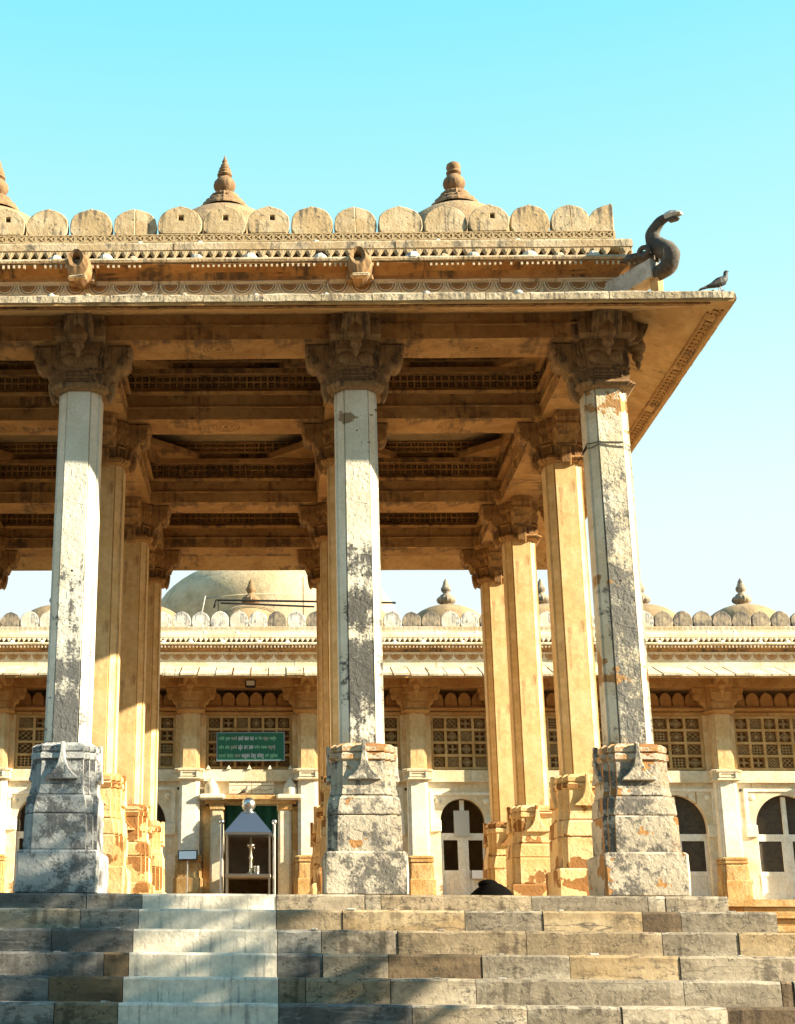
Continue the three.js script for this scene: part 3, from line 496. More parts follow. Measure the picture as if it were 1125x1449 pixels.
{ // serpent-headed corner bracket, set on the diagonal of the corner
  const c = part('corner_serpent', pavilion); c.position.set(XD, 0, 0); c.rotation.y = -Math.PI / 4; // local x runs out along the diagonal
  const q = Math.SQRT2, tube = (pts, seg, rad) => { const cu = new THREE.CatmullRomCurve3(pts.map(([o, y]) => new THREE.Vector3(o * q, y, 0))), secs = []; for (let i = 0; i <= seg; i++) { const t = i / seg, p = cu.getPoint(t), T = cu.getTangent(t), [rn, rb] = rad(t), n = new THREE.Vector3(-T.y, T.x, 0); const s = []; for (let k = 0; k < 12; k++) { const a = k / 12 * 6.2832, w = 1 + .05 * Math.sin(k * 2.5 + i); s.push([p.x + n.x * Math.cos(a) * rn * w, p.y + n.y * Math.cos(a) * rn * w, Math.sin(a) * rb * w]); } secs.push(s); } const g = mergeVertices(skin(secs).deleteAttribute('normal'), 1e-5); g.computeVertexNormals(); return smooth(g); };
  const dark = stone(mottled([.085, .072, .058], [.05, .042, .035], [.30, .22, .13], .22, .3, .6, .4, 31), .008), pale = stone(mottled([.46, .43, .38], [.36, .33, .28], [.10, .10, .10], .4, .4, .7, .4, 32), .010);
  put('arm', skin([[.10, 6.10, 6.32], [.34, 6.16, 6.37], [.52, 6.215, 6.42]].map(([o, a, b]) => [[o * q, a, -.10], [o * q, a, .10], [o * q, b, .10], [o * q, b, -.10]])), pale, c);
  put('arm_top', skin([[.10, 6.50, 6.57], [.36, 6.49, 6.55], [.50, 6.47, 6.52]].map(([o, a, b]) => [[o * q, a, -.12], [o * q, a, .12], [o * q, b, .10], [o * q, b, -.10]])), dark, c);
  put('body', tube([[.43, 6.275], [.53, 6.265], [.625, 6.325], [.645, 6.43], [.59, 6.53], [.53, 6.62], [.52, 6.73], [.575, 6.83], [.665, 6.87]], 40, (t) => { const b = t < .25 ? lerp(.075, .115, t / .25) : t < .5 ? lerp(.115, .12, (t - .25) / .25) : t < .75 ? lerp(.12, .088, (t - .5) / .25) : lerp(.088, .05, (t - .75) / .25); return [b * .86, b * .74]; }), dark, c);
  put('scroll', smooth(new THREE.TorusGeometry(.052, .028, 7, 16)).translate(.475 * q, 6.515, .10), dark, c);
  put('scroll', smooth(new THREE.TorusGeometry(.052, .028, 7, 16)).translate(.475 * q, 6.515, -.10), dark, c);
  const hd = part('head', c); // muzzle, jaw and crest
  put('muzzle', skin([[.64, 6.835, 6.905, .05], [.69, 6.83, 6.91, .055], [.735, 6.835, 6.885, .045], [.765, 6.83, 6.862, .03]].map(([o, a, b, w]) => [[o * q, a, -w * .7], [o * q, a, w * .7], [o * q, (a + b) / 2, w], [o * q, b, w * .55], [o * q, b, -w * .55], [o * q, (a + b) / 2, -w]])), pale, hd);
  put('jaw', skin([[.66, 6.80, 6.832, .035], [.715, 6.79, 6.815, .035], [.74, 6.798, 6.812, .02]].map(([o, a, b, w]) => [[o * q, a, -w], [o * q, a, w], [o * q, b, w], [o * q, b, -w]])), dark, hd);
  put('post', block(.05, .05, 6.0 - .10, 6.23, .008, .004).translate(.515 * q, 0, 0), M.eave, c);
}

// ------------------------------------------------------------------ the tomb behind: colonnaded front with pierced screens, arched doors, domes
camera.updateMatrixWorld(true);
function pix(u, v, z) { // where the sight line through a photograph pixel meets the upright plane at depth z
  const d = new THREE.Vector3((u - PX) / FOCAL, -(v - PY) / FOCAL, -1).transformDirection(camera.matrixWorld), t = (z - camera.position.z) / d.z;
  return camera.position.clone().addScaledVector(d, t);
}
const ZF = -16, DY = -.67, FL = .67, FX0 = -9, FX1 = 15;
const tomb = thing('tomb_building', 'long cream stone tomb with pierced screens, arched doors and small domes', 'building');
const atFront = (g) => g.position.set(0, DY, ZF);
// body of the building: floor, plinth, roof, inner walls
put('floor_slab', boxMM(FX0, FX1, FL - .2, FL, -22, ZF - .02), M.facadeBase, tomb);
put('plinth_top', boxMM(FX0, FX1, FL - .14, FL - .002, ZF - .02, ZF + .62), M.facadeBase, tomb);
{
  const mats = [M.facadeBase, M.facadeWarm]; let k = 0;
  for (const [y0, y1, o] of [[.40, .528, .56], [.30, .40, .66], [.16, .30, .58], [.04, .16, .70], [-.2, .04, .62], [-.7, -.2, .60], [-2.2, -.7, .68]]) { let x = FX0; while (x < FX1) { const w = Math.min(.8 + rnd() * 1.2, FX1 - x + .01); put('plinth_stone', block(w / 2 - .003, .2, y0, y1 - .002, .012, .004).translate(x + w / 2, 0, ZF + o - .2), mats[k++ % 2], tomb); x += w; } }
}
put('rear_wall', boxMM(FX0, FX1, FL, 5.6, -22.2, -21.9), M.facadeWarm, tomb);
for (const x of [FX0 - .15, FX1 + .15]) put('end_wall', boxMM(x - .15, x + .15, -2.2, 5.9, -22.2, ZF + .05), M.facade, tomb);
put('roof_slab', boxMM(FX0 - .3, FX1 + .3, 5.62, 6.0, -22.3, ZF + .12), M.roof, tomb);
put('back_plinth', boxMM(FX0, FX1, -2.2, FL - .21, -22, ZF + .3), M.facadeBase, tomb);

// entablature
courseStones(tomb, 'frieze', COURSES.frieze, M.facade, FX0, FX1, false, false, 1.5, atFront);
courseStones(tomb, 'cavetto', COURSES.cavetto, M.cavetto, FX0, FX1, false, false, 1.6, atFront);
courseStones(tomb, 'ledge', COURSES.ledge, M.facade, FX0, FX1, false, false, 1.4, atFront);
courseStones(tomb, 'neck_course', COURSES.neck, M.cavetto, FX0, FX1, false, false, 2.5, atFront);
courseStones(tomb, 'cornice', COURSES.cornice, M.facade, FX0, FX1, false, false, 1.5, atFront);
courseStones(tomb, 'parapet_base', COURSES.base, M.facade, FX0, FX1, false, false, 1.8, atFront);
{
  const ev = part('eave', tomb); atFront(ev);
  const under = EAVE.map(([o, y], i) => [o - (i > 1 && i < 5 ? .02 : 0), i > 3 ? y - .035 : y]);
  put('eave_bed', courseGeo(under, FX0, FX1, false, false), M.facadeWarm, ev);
  const one = [[.24, 6.02], [1.12, 5.715], [1.125, 5.758], [.62, 5.94], [.24, 6.085]];
  for (let x = -7.6; x < 13.4; x += .365) { const w = .335 + jit(.012), d = jit(.008); put('eave_stone', skin([[x, 0], [x + w, 0]].map(([X]) => one.map(([o, y]) => [X, y + d, o + d]))), M.frieze, ev); }
  const ros = part('rosette_row', tomb), mer = part('parapet', tomb), kn = part('knob_row', tomb), cv = part('carved_rows', tomb); for (const g of [ros, mer, kn, cv]) atFront(g);
  for (let x = -7.5; x < 13.5; x += .272) inst('rosette', rosetteGeo, M.facadeWarm, ros, x, 6.352, .199);
  const mv = [0, 1, 2, 3].map((q) => uvBox(roughen(merlonGeo(.40, .345, 0).translate(q * 2.3, 0, 0), .005, 15).translate(-q * 2.3, 0, 0), q * .37, q * .21));
  let i = 0; for (let x = -7.6; x < 13.5; x += .41, i++) { const m = inst('merlon', mv[(i * 3 + (i >> 2)) % 4], x > 7 ? (rnd() < .72 ? M.lichenDark : M.lichen) : (rnd() < .24 ? M.lichenDark : M.lichen), mer, x, 6.953, .19); m.rotation.set(jit(.015), jit(.03), jit(.008)); m.scale.y = 1 + jit(.03); m.geometry = m.geometry; }
  for (let x = -7.3; x < 13.3; x += .55 + rnd() * .35) { inst('knob', knobGeo(.05 + rnd() * .02), M.white, kn, x, 6.57, .34); if (rnd() < .6) inst('knob', knobGeo(.05), M.white, kn, x + .3, 6.787, .29); }
  const leaf = [], tile = [], bead = []; for (let x = -7.4; x < 13.4; x += .108) { leaf.push(leafGeo.clone().translate(x, 6.676, .318)); tile.push(tileGeo.clone().translate(x, 6.858, .209)); } for (let x = -7.4; x < 13.4; x += .075) bead.push(box(.03, .05, .024, x, 6.482, .372));
  put('leaf_row', merge(leaf), M.facade, cv).userData.kind = 'stuff'; put('tile_row', merge(tile), M.facade, cv).userData.kind = 'stuff'; put('bead_string', merge(bead), M.bead, cv).userData.kind = 'stuff';
}

// columns of the front
const FCOL = [-7.75, -5.28, -3.5, -1.23, 1.23, 3.5, 5.35, 7.78, 9.82, 12.3];
const FG = {
  plinth: redLoft([[FL, .30, .22], [FL + .36, .30, .22], [FL + .38, .285, .21]]), base: redLoft([[FL + .382, .275, .2], [FL + .66, .265, .19], [FL + .70, .245, .175]]),
  ring: redLoft([[1.372, .25, .18], [1.385, .272, .2], [1.425, .272, .2], [1.44, .25, .18], [1.455, .272, .2], [1.49, .272, .2], [1.51, .235, .16]]),
  lower: redLoft([[1.51, .215, .15], [3.03, .21, .145]]), band: redLoft([[3.03, .24, .18], [3.05, .30, .22], [3.09, .285, .2], [3.20, .285, .2], [3.215, .31, .23], [3.255, .31, .23], [3.27, .25, .18]]),
  bandPanel: merge([boxMM(-.15, .15, 3.10, 3.115, .28, .30), boxMM(-.15, .15, 3.175, 3.19, .28, .30), boxMM(-.18, -.15, 3.095, 3.195, .28, .31), boxMM(.15, .18, 3.095, 3.195, .28, .31)]), upper: redLoft([[3.27, .205, .14], [4.45, .20, .135]]),
};
for (const k of Object.keys(FG)) uvBox(FG[k], rnd(), rnd());
for (const x of FCOL) {
  const c = part('column', tomb); c.position.set(x, 0, ZF);
  put('plinth', FG.plinth, M.facadeBase, c); put('base', FG.base, M.facadeBase, c); put('moulding', FG.ring, M.facadeBase, c); put('lower_shaft', FG.lower, M.white, c); put('band', FG.band, M.facade, c); put('band_panel', FG.bandPanel, M.facade, c); put('upper_shaft', FG.upper, M.facadeEaveTint, c);  // sunlit white below, eave-shade tan above: the light split is in the shaft colours
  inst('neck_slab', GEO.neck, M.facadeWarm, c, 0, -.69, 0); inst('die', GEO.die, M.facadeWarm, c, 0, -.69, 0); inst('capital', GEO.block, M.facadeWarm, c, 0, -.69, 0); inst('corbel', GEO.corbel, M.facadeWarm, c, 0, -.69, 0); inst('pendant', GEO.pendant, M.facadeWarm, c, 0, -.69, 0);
  for (const a of [0, Math.PI]) { inst('bracket', GEO.bracket, M.facadeWarm, c, 0, -.69, 0, a); inst('scroll', GEO.scroll, M.facadeWarm, c, 0, -.69, 0, a); }
}
// pierced screen cells, each with its own pattern (unit cell, scaled in place)
const CW = .27, CH = .255;
function jaliCell(k) {
  const l = [], t = .019, d = .022, a = CW / 2, b = CH / 2;
  const ring = (r, w = .012) => l.push(smooth(new THREE.TorusGeometry(r, w / 2 + .002, 4, 14)));
  if (k === 0) for (let i = 1; i < 4; i++) { l.push(box(t, CH, d, -a + i * CW / 4, 0, 0), box(CW, t, d * .9, 0, -b + i * CH / 4, 0)); }
  if (k === 1) for (const s of [-1, 1]) for (let i = -1; i <= 1; i++) { const o = i * .11, x0 = Math.max(-a, -b * 1 + o - 0), x1 = Math.min(a, b + o); l.push(bar2(x0, s * (x0 - o), x1, s * (x1 - o), t * .85, d + s * .002)); }
  if (k === 2) { ring(.05); ring(.10); for (let i = 0; i < 4; i++) { const q = i * Math.PI / 4; l.push(bar2(-Math.cos(q) * .122, -Math.sin(q) * .122, Math.cos(q) * .122, Math.sin(q) * .122, t * .8, d + i * .001)); } }
  if (k === 3) { for (const r of [.115, .07, .03]) for (const [p, q] of [[0, 1], [1, 2], [2, 3], [3, 0]]) { const P = [[r, 0], [0, r], [-r, 0], [0, -r]]; l.push(bar2(...P[p], ...P[q], t * .8, d)); } l.push(box(CW, t * .7, d * .8, 0, 0, 0), box(t * .7, CH, d * .85, 0, 0, 0)); }
  if (k === 4) for (let i = 0; i < 7; i++) for (let j = 0; j < 7; j++) if ((i + j) % 2) l.push(box(CW / 7 + .002, CH / 7 + .002, d, -a + (i + .5) * CW / 7, -b + (j + .5) * CH / 7, 0));
  if (k === 5) { for (const [x, y] of [[-1, -1], [1, -1], [-1, 1], [1, 1]]) l.push(smooth(new THREE.TorusGeometry(.05, .008, 4, 12)).translate(x * a * .48, y * b * .48, 0)); l.push(box(CW, t * .8, d, 0, 0, 0), box(t * .8, CH, d * .95, 0, 0, 0)); ring(.03, .014); }
  return uvBox(merge(l));
}
const cells = [0, 1, 2, 3, 4, 5].map(jaliCell), glassDark = new THREE.MeshPhysicalMaterial({ color: new THREE.Color().setRGB(.8, .8, .78), transmission: 1, thickness: 0, roughness: .05 });
const doorWhite = stone(mottled([.72, .70, .64], [.66, .62, .53], [.42, .34, .22], .22, .8, 1.2, .1, 41), .003, .6), meshBrown = stone(mottled([.05, .036, .02], [.035, .026, .016], [.015, .012, .01], .4, 0, .4, .9, 42), .004, .7);
function screen(parent, x0, x1, y0, y1, nc, nr) { // framed grid of cells
  const s = part('screen', parent), pw = (x1 - x0) / nc, ph = (y1 - y0) / nr, z = ZF - .16, l = [];
  for (let i = 0; i <= nc; i++) l.push(box(.055, y1 - y0 + .05, .09, x0 + i * pw, (y0 + y1) / 2, z)); for (let j = 0; j <= nr; j++) l.push(box(x1 - x0 + .05, .05, .082, (x0 + x1) / 2, y0 + j * ph, z + .001));
  put('screen_frame', merge(l), M.jali, s);
  for (let i = 0; i < nc; i++) for (let j = 0; j < nr; j++) { const o = inst('jali_panel', cells[Math.floor(rnd() * 6)], M.jaliCell, s, x0 + (i + .5) * pw, y0 + (j + .5) * ph, z - .015); o.scale.set((pw - .05) / CW, (ph - .045) / CH, 1); }
}
const archPath = (cx, a, y0, ap, P) => { const sp = ap - a; P.moveTo(cx - a, y0); P.lineTo(cx - a, sp); P.absarc(cx, sp, a, Math.PI, 0, true); P.lineTo(cx + a, y0); P.closePath(); return P; };
const bayCentre = [-6.5, -4.39, -2.37, 0, 2.37, 4.43, 6.57, 8.8, 11.06];
for (let b = 0; b < 9; b++) {
  const x0 = FCOL[b] + .2, x1 = FCOL[b + 1] - .2, cx = bayCentre[b], w = x1 - x0, door = b === 3, bay = part('wall_bay', tomb);
  // beam, crest stones in their shadowed recess, weather ledge
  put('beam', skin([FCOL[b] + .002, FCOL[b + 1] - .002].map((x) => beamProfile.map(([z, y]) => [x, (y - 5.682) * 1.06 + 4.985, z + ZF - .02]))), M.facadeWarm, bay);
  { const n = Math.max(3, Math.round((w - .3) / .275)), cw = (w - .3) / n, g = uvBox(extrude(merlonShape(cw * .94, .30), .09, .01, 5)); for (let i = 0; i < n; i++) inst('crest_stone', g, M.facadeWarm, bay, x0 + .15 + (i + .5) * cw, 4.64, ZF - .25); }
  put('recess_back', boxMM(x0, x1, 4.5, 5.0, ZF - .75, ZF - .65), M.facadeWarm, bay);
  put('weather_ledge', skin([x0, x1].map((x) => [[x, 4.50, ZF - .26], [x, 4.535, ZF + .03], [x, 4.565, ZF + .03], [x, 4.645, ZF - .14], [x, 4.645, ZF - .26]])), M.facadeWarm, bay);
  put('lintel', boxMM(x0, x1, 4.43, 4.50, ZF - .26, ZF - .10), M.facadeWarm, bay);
  for (const s of [-1, 1]) put('jamb', boxMM(s < 0 ? x0 - .02 : x1 - .12, s < 0 ? x0 + .12 : x1 + .02, 3.27, 4.43, ZF - .22, ZF - .05), M.facadeEaveTint, bay);
  const nc = door ? 6 : Math.max(3, Math.round((w - .3) / .31)); screen(bay, x0 + .15, x1 - .15, 3.32, 4.40, nc, 4);
  // sill course of two stones
  const cut = cx + jit(.3); for (const [a, c] of [[x0, cut - .002], [cut + .002, x1]]) put('sill_stone', boxMM(a, c, 3.03, 3.27, ZF - .26, ZF - .015 + jit(.004)), M.facade, bay);
  // wall with its opening
  const a = door ? .56 : w < 1.6 ? .465 : .64, ap = door ? 2.56 : w < 1.6 ? 2.70 : 2.79, sh = poly([[x0, FL], [x0, 3.028], [x1, 3.028], [x1, FL]].map(([x, y]) => [x, y]));
  const hole = new THREE.Path(), dx = door ? .045 : cx; if (door) { hole.moveTo(dx - a, FL + .001); hole.lineTo(dx - a, ap); hole.lineTo(dx + a, ap); hole.lineTo(dx + a, FL + .001); hole.closePath(); } else archPath(cx, a, FL + .001, ap, hole); sh.holes.push(hole);
  put('wall', extrude(sh, .26, 0, 14).translate(0, 0, ZF - .36), M.facade, bay);
  if (door) continue;
  { // raised frame over the arch, spandrel bosses, impost blocks
    const e0 = ap - a + .02, fr = poly([[cx - a - .2, e0], [cx - a - .2, ap + .12], [cx + a + .2, ap + .12], [cx + a + .2, e0], [cx + a + .12, e0], [cx + a + .12, ap + .06], [cx - a - .12, ap + .06], [cx - a - .12, e0]]); put('arch_frame', extrude(fr, .03, .005, 2).translate(0, 0, ZF - .105), M.white, bay);
    for (const s of [-1, 1]) { put('boss', smooth(new THREE.SphereGeometry(.06, 12, 8).scale(1, 1, .5)).translate(cx + s * (a + .03), ap - .06, ZF - .10), M.white, bay); put('impost', block(.11, .05, ap - a - .22, ap - a + .02, .01).translate(cx + s * (a + .10), 0, ZF - .09), M.white, bay); put('lamp_hole', smooth(new THREE.CylinderGeometry(.03, .03, .05, 10).rotateX(Math.PI / 2)).translate(cx + s * (a + .26), ap + .09, ZF - .10), M.dark, bay); }
    // two-leaf door
    const d = part('door', bay), z = ZF - .27, B = (p, q, r, t, m = doorWhite, n = 'door_rail', dz = 0) => put(n, boxMM(p, q, r, t, z - .03 + dz, z + .03 + dz), m, d);
    const sp = ap - a; B(cx - .045, cx + .045, FL + .01, ap - .03, doorWhite, 'mullion', .012); B(cx - a, cx - .045, 1.86, 2.0); B(cx + .045, cx + a, 1.86, 2.0);
    for (const s of [-1, 1]) { const e = cx + s * a, i = cx + s * .045, lo = Math.min(e, i), hi = Math.max(e, i); B(lo + .001, hi - .001, FL + .01, FL + .12); B(lo + .001, hi - .001, 1.16, 1.25); B(s < 0 ? lo : hi - .06, s < 0 ? lo + .06 : hi, FL + .12, 1.86, doorWhite, 'stile', .002); B(s < 0 ? hi - .064 : lo, s < 0 ? hi : lo + .064, FL + .12, 1.86, doorWhite, 'stile', .004); const n = 3; for (let q = 0; q < n; q++) { const u0 = lo + .065 + (hi - lo - .13) * q / n; B(u0 + .001, u0 + (hi - lo - .13) / n - .001, FL + .12, 1.16, doorWhite, 'door_board', -.012 + (q % 2) * .006); } B(lo + .02, hi - .02, 1.25, 1.86, cx > 7 ? meshBrown : glassDark, 'pane', -.025); }
    const fan = new THREE.Shape(); archPath(cx, a - .005, 2.0, ap - .005, fan); put('fan_light', extrude(fan, .02, 0, 12).translate(0, 0, z - .035), cx > 7 ? meshBrown : glassDark, d);
  }
}
{ // doorway of the tomb: pilasters, shelf with small finials, inscription, hanging cloth
  const e = part('doorway', tomb), z = ZF;
  for (const s of [-1, 1]) { const x = .045 + s * .70; put('pilaster', redLoft([[FL, .14, .09], [2.5, .135, .09]]).translate(x, 0, z - .03), M.facade, e); put('pilaster', redLoft([[FL, .09, .06], [2.5, .09, .06]]).translate(x + s * .2, 0, z - .06), M.facadeBase, e); put('pilaster_head', block(.16, .16, 2.42, 2.56, .02).translate(x, 0, z - .03), M.facadeBase, e);
    put('shelf_end', block(.27, .24, 2.625, 2.735, .03).translate(.045 + s * .80, 0, z + .06), M.facade, e);
    put('small_finial', lathe([[.0, 3.12], [.02, 3.09], [.05, 3.05], [.06, 3.02], [.10, 2.98], [.135, 2.93], [.13, 2.89], [.15, 2.87], [.15, 2.74]], 14).translate(.045 + s * .82, 0, z + .06), M.facade, e); }
  put('shelf', block(.64, .20, 2.625, 2.72, .012).translate(.045, 0, z + .03), M.facadeBase, e);
  put('soffit', boxMM(-.9, .99, 2.55, 2.62, z - .12, z + .15), M.facadeBase, e);
  for (let i = 0; i < 5; i++) put('cresting', extrude(poly([[-.05, 0], [0, .09], [.05, 0]]), .05, .006, 2).translate(-.85 + i * .43, 3.272, z - .03), M.white, e);
  const green = plainMat(.012, .10, .075, .95); put('door_cloth', (() => { const secs = []; for (let i = 0; i <= 24; i++) { const x = -.5 + i * 1.1 / 24, zz = z - .42 + .03 * Math.sin(i * 1.3); secs.push([[x, 1.95 + .04 * Math.sin(i * .7), zz], [x, 2.6, zz], [x, 2.6, zz - .01], [x, 1.95 + .04 * Math.sin(i * .7), zz - .01]]); } return skin(secs); })(), green, e);
  put('inner_wall', boxMM(-1.2, -.75, FL, 4.0, -19, -18.9), M.facadeWarm, e);
}
// small domes along the roof, one to a bay
const smallFinial = lathe([[.10, -.06, 0], [.12, -.02, 0], [.13, .0, 0], [.20, .03, .10], [.225, .08, .12], [.205, .13, .12], [.16, .165, .08], [.12, .175, 0], [.13, .20, 0], [.08, .225, 0], [.06, .25, 0], [.095, .28, 0], [.115, .33, 0], [.105, .38, 0], [.07, .42, 0], [.08, .44, 0], [.055, .46, 0], [.06, .50, 0], [.03, .55, 0], [0, .60, 0]], 32, 1);
for (const [i, cx] of bayCentre.entries()) {
  const d = part('dome', tomb); d.position.set(cx, 0, -17.55);
  const pts = [[.9, 6.0], [1.0, 6.0], [1.0, 6.42], [.97, 6.45]]; for (let k = 0; k <= 9; k++) { const a = k / 9 * Math.PI / 2; pts.push([.97 * Math.cos(a), 6.45 + .72 * Math.sin(a)]); }
  put('dome_shell', lathe(pts, 36), M.roof, d); put('finial', smallFinial.clone().translate(0, 7.21, 0), i === 3 ? M.finial : M.lichenDark, d);
}
{ // the great dome
  const d = part('great_dome', tomb), c = pix(390, 797, -25.5), base = c.y - 1.75; d.position.set(c.x, 0, -25.5);
  const pts = [[3.5, 5.5], [3.5, base - .05], [3.42, base]]; for (let k = 0; k <= 16; k++) { const a = k / 16 * Math.PI / 2; pts.push([3.42 * Math.cos(a), base + 1.75 * Math.sin(a)]); }
  put('dome_shell', lathe(pts, 72), stone(mottled([.54, .43, .28], [.46, .35, .20], [.12, .115, .11], .36, .25, 4.5, .3, 51), .012), d);
}
// ------------------------------------------------------------------ fittings on the tomb
function signTex() { // three lines of pale brush lettering on dark green, strokes hung from a head line as in the photograph
  const c = document.createElement('canvas'); c.width = 720; c.height = 300; const g = c.getContext('2d'), r = RNG(99);
  g.fillStyle = '#0b5c45'; g.fillRect(0, 0, 720, 300); g.strokeStyle = '#77838f'; g.lineWidth = 7; g.strokeRect(4, 4, 712, 292); g.lineCap = 'round'; g.lineJoin = 'round';
  const rows = [[66, [58, 46, 62, 52, 44, 40, 24, 34, 58, 66], [3, 4, 5]], [160, [54, 44, 66, 46, 40, 46, 56, 62, 74], [3, 4, 5]], [250, [72, 70, 58, 86, 50, 70, 40, 80], [3, 4, 5]]];
  for (const [y, ws, strong] of rows) {
    let x = 22; ws.forEach((w, i) => {
      const big = strong.includes(i), h = big ? 34 : 26; g.strokeStyle = big ? '#c9c3cf' : i % 3 === 2 ? '#b9a79c' : '#8fbf9a'; g.lineWidth = big ? 5 : 4;
      g.beginPath(); g.moveTo(x, y - h / 2); g.lineTo(x + w, y - h / 2); g.stroke();
      const n = Math.max(2, Math.round(w / 17)); for (let k = 0; k < n; k++) { const gx = x + (k + .75) * w / n, cw = w / n * .7; g.beginPath(); g.moveTo(gx, y - h / 2); g.lineTo(gx, y + h / 2); g.stroke(); g.beginPath(); const t = Math.floor(r() * 4); if (t === 0) g.arc(gx - cw / 2, y + 1, cw / 2.2, .4, 5.6); else if (t === 1) { g.moveTo(gx - cw, y - h / 4); g.quadraticCurveTo(gx - cw, y + h / 3, gx, y + 2); } else if (t === 2) { g.moveTo(gx, y); g.bezierCurveTo(gx - cw, y - h / 3, gx - cw * 1.1, y + h / 2, gx - cw * .2, y + h / 2.4); } else { g.moveTo(gx - cw, y + h / 3); g.lineTo(gx - cw * .2, y - h / 6); g.lineTo(gx, y - h / 6); } g.stroke(); if (r() < .25) { g.beginPath(); g.moveTo(gx - 6, y - h / 2 - 10); g.quadraticCurveTo(gx + 2, y - h / 2 - 12, gx, y - h / 2); g.stroke(); } if (r() < .15) { g.beginPath(); g.arc(gx - 2, y + h / 2 + 7, 5, .2, 4.4); g.stroke(); } }
      x += w + 14;
    });
  }
  const t = new THREE.CanvasTexture(c); t.colorSpace = THREE.SRGBColorSpace; return t;
}
function plaqueTex() {
  const c = document.createElement('canvas'); c.width = 480; c.height = 180; const g = c.getContext('2d'), r = RNG(5); g.fillStyle = '#d8cdb4'; g.fillRect(0, 0, 480, 180); g.lineCap = 'round';
  for (const [X, Y] of [[0, 0], [240, 0], [0, 90], [240, 90]]) { g.strokeStyle = '#8f8268'; g.lineWidth = 5; g.strokeRect(X + 3, Y + 3, 234, 84); g.strokeStyle = '#7d6f55'; for (let k = 0; k < 9; k++) { const x = X + 22 + k * 23, y = Y + 44 + (r() - .5) * 22; g.lineWidth = 3 + r() * 2.5; g.beginPath(); g.moveTo(x + 16, y - 10 * r()); g.bezierCurveTo(x + 8, y + 20, x - 8, y + 14, x - 10, y - 6 * r()); g.stroke(); if (r() < .5) { g.beginPath(); g.moveTo(x, y - 26); g.lineTo(x + 1, y + 4); g.stroke(); } if (r() < .5) { g.beginPath(); g.arc(x, y + 22, 2, 0, 7); g.stroke(); } } }
  const t = new THREE.CanvasTexture(c); t.colorSpace = THREE.SRGBColorSpace; return t;
}
function panelThing(name, label, cat, a, b, z, th, map, frame) { // a flat board between two photographed corners, standing at depth z
  const p = pix(...a, z), q = pix(...b, z), w = q.x - p.x, h = p.y - q.y, t = thing(name, label, cat); t.position.set((p.x + q.x) / 2, (p.y + q.y) / 2, z);
  put('board', box(w, h, th), frame, t); const f = new THREE.PlaneGeometry(w - .015, h - .015).translate(0, 0, th / 2 + .003), m = new THREE.Mesh(f, map); m.name = 'face'; t.add(m); m.castShadow = m.receiveShadow = true; return t;
}
panelThing('sign_board', 'green painted signboard with pale lettering hung on the pierced screen over the doorway', 'sign', [306.5, 1036], [403, 1077], ZF + .06, .03, new THREE.MeshStandardMaterial({ map: signTex(), roughness: .55 }), plainMat(.25, .28, .32, .5)).rotation.z = .008;
panelThing('inscription_plaque', 'pale marble plaque of four inscribed panels above the tomb doorway', 'plaque', [323.5, 1099.5], [388.5, 1124], ZF - .07, .05, new THREE.MeshStandardMaterial({ map: plaqueTex(), roughness: .7 }), M.white);
panelThing('paper_notice', 'faded grey paper sheet stuck on the arched door', 'notice', [641.5, 1147], [665, 1184], ZF - .20, .012, plainMat(.42, .40, .37, .9), plainMat(.4, .38, .35, .9));
panelThing('white_notice', 'small white notice with dark edge low on the arched door', 'notice', [667, 1231], [684, 1244], ZF - .19, .03, plainMat(.85, .85, .86, .5), M.black);
{ // reading stand left of the doorway
  const p = pix(265.5, 1210.5, ZF + .42), t = thing('notice_stand', 'small white slanted board in black frame on a thin post', 'notice stand'); t.position.set(p.x, FL, p.z); const h = p.y - FL;
  const tilt = (g) => g.rotateX(-.45).rotateZ(.03).translate(0, h, 0);
  put('frame', tilt(box(.40, .22, .03)), M.black, t); put('sheet', tilt(box(.35, .175, .012, 0, 0, .014)), plainMat(.82, .85, .88, .5), t); put('post', rod([0, 0, 0], [0, h - .02, -.02], .012, 8), M.steel, t); put('foot', block(.11, .11, 0, .015, .004), M.black, t);
}
{ // floodlight, off
  const p = pix(354.5, 967, ZF + .36), t = thing('floodlight', 'small black floodlight fixed to the beam above the tomb doorway', 'floodlight'); t.position.copy(p);
  put('housing', block(.11, .06, -.09, .07, .015), M.black, t); put('lens', box(.17, .10, .012, 0, -.005, .062), plainMat(.62, .58, .48, .3), t); put('bracket', box(.03, .03, .22, 0, .05, -.12), M.black, t);
}
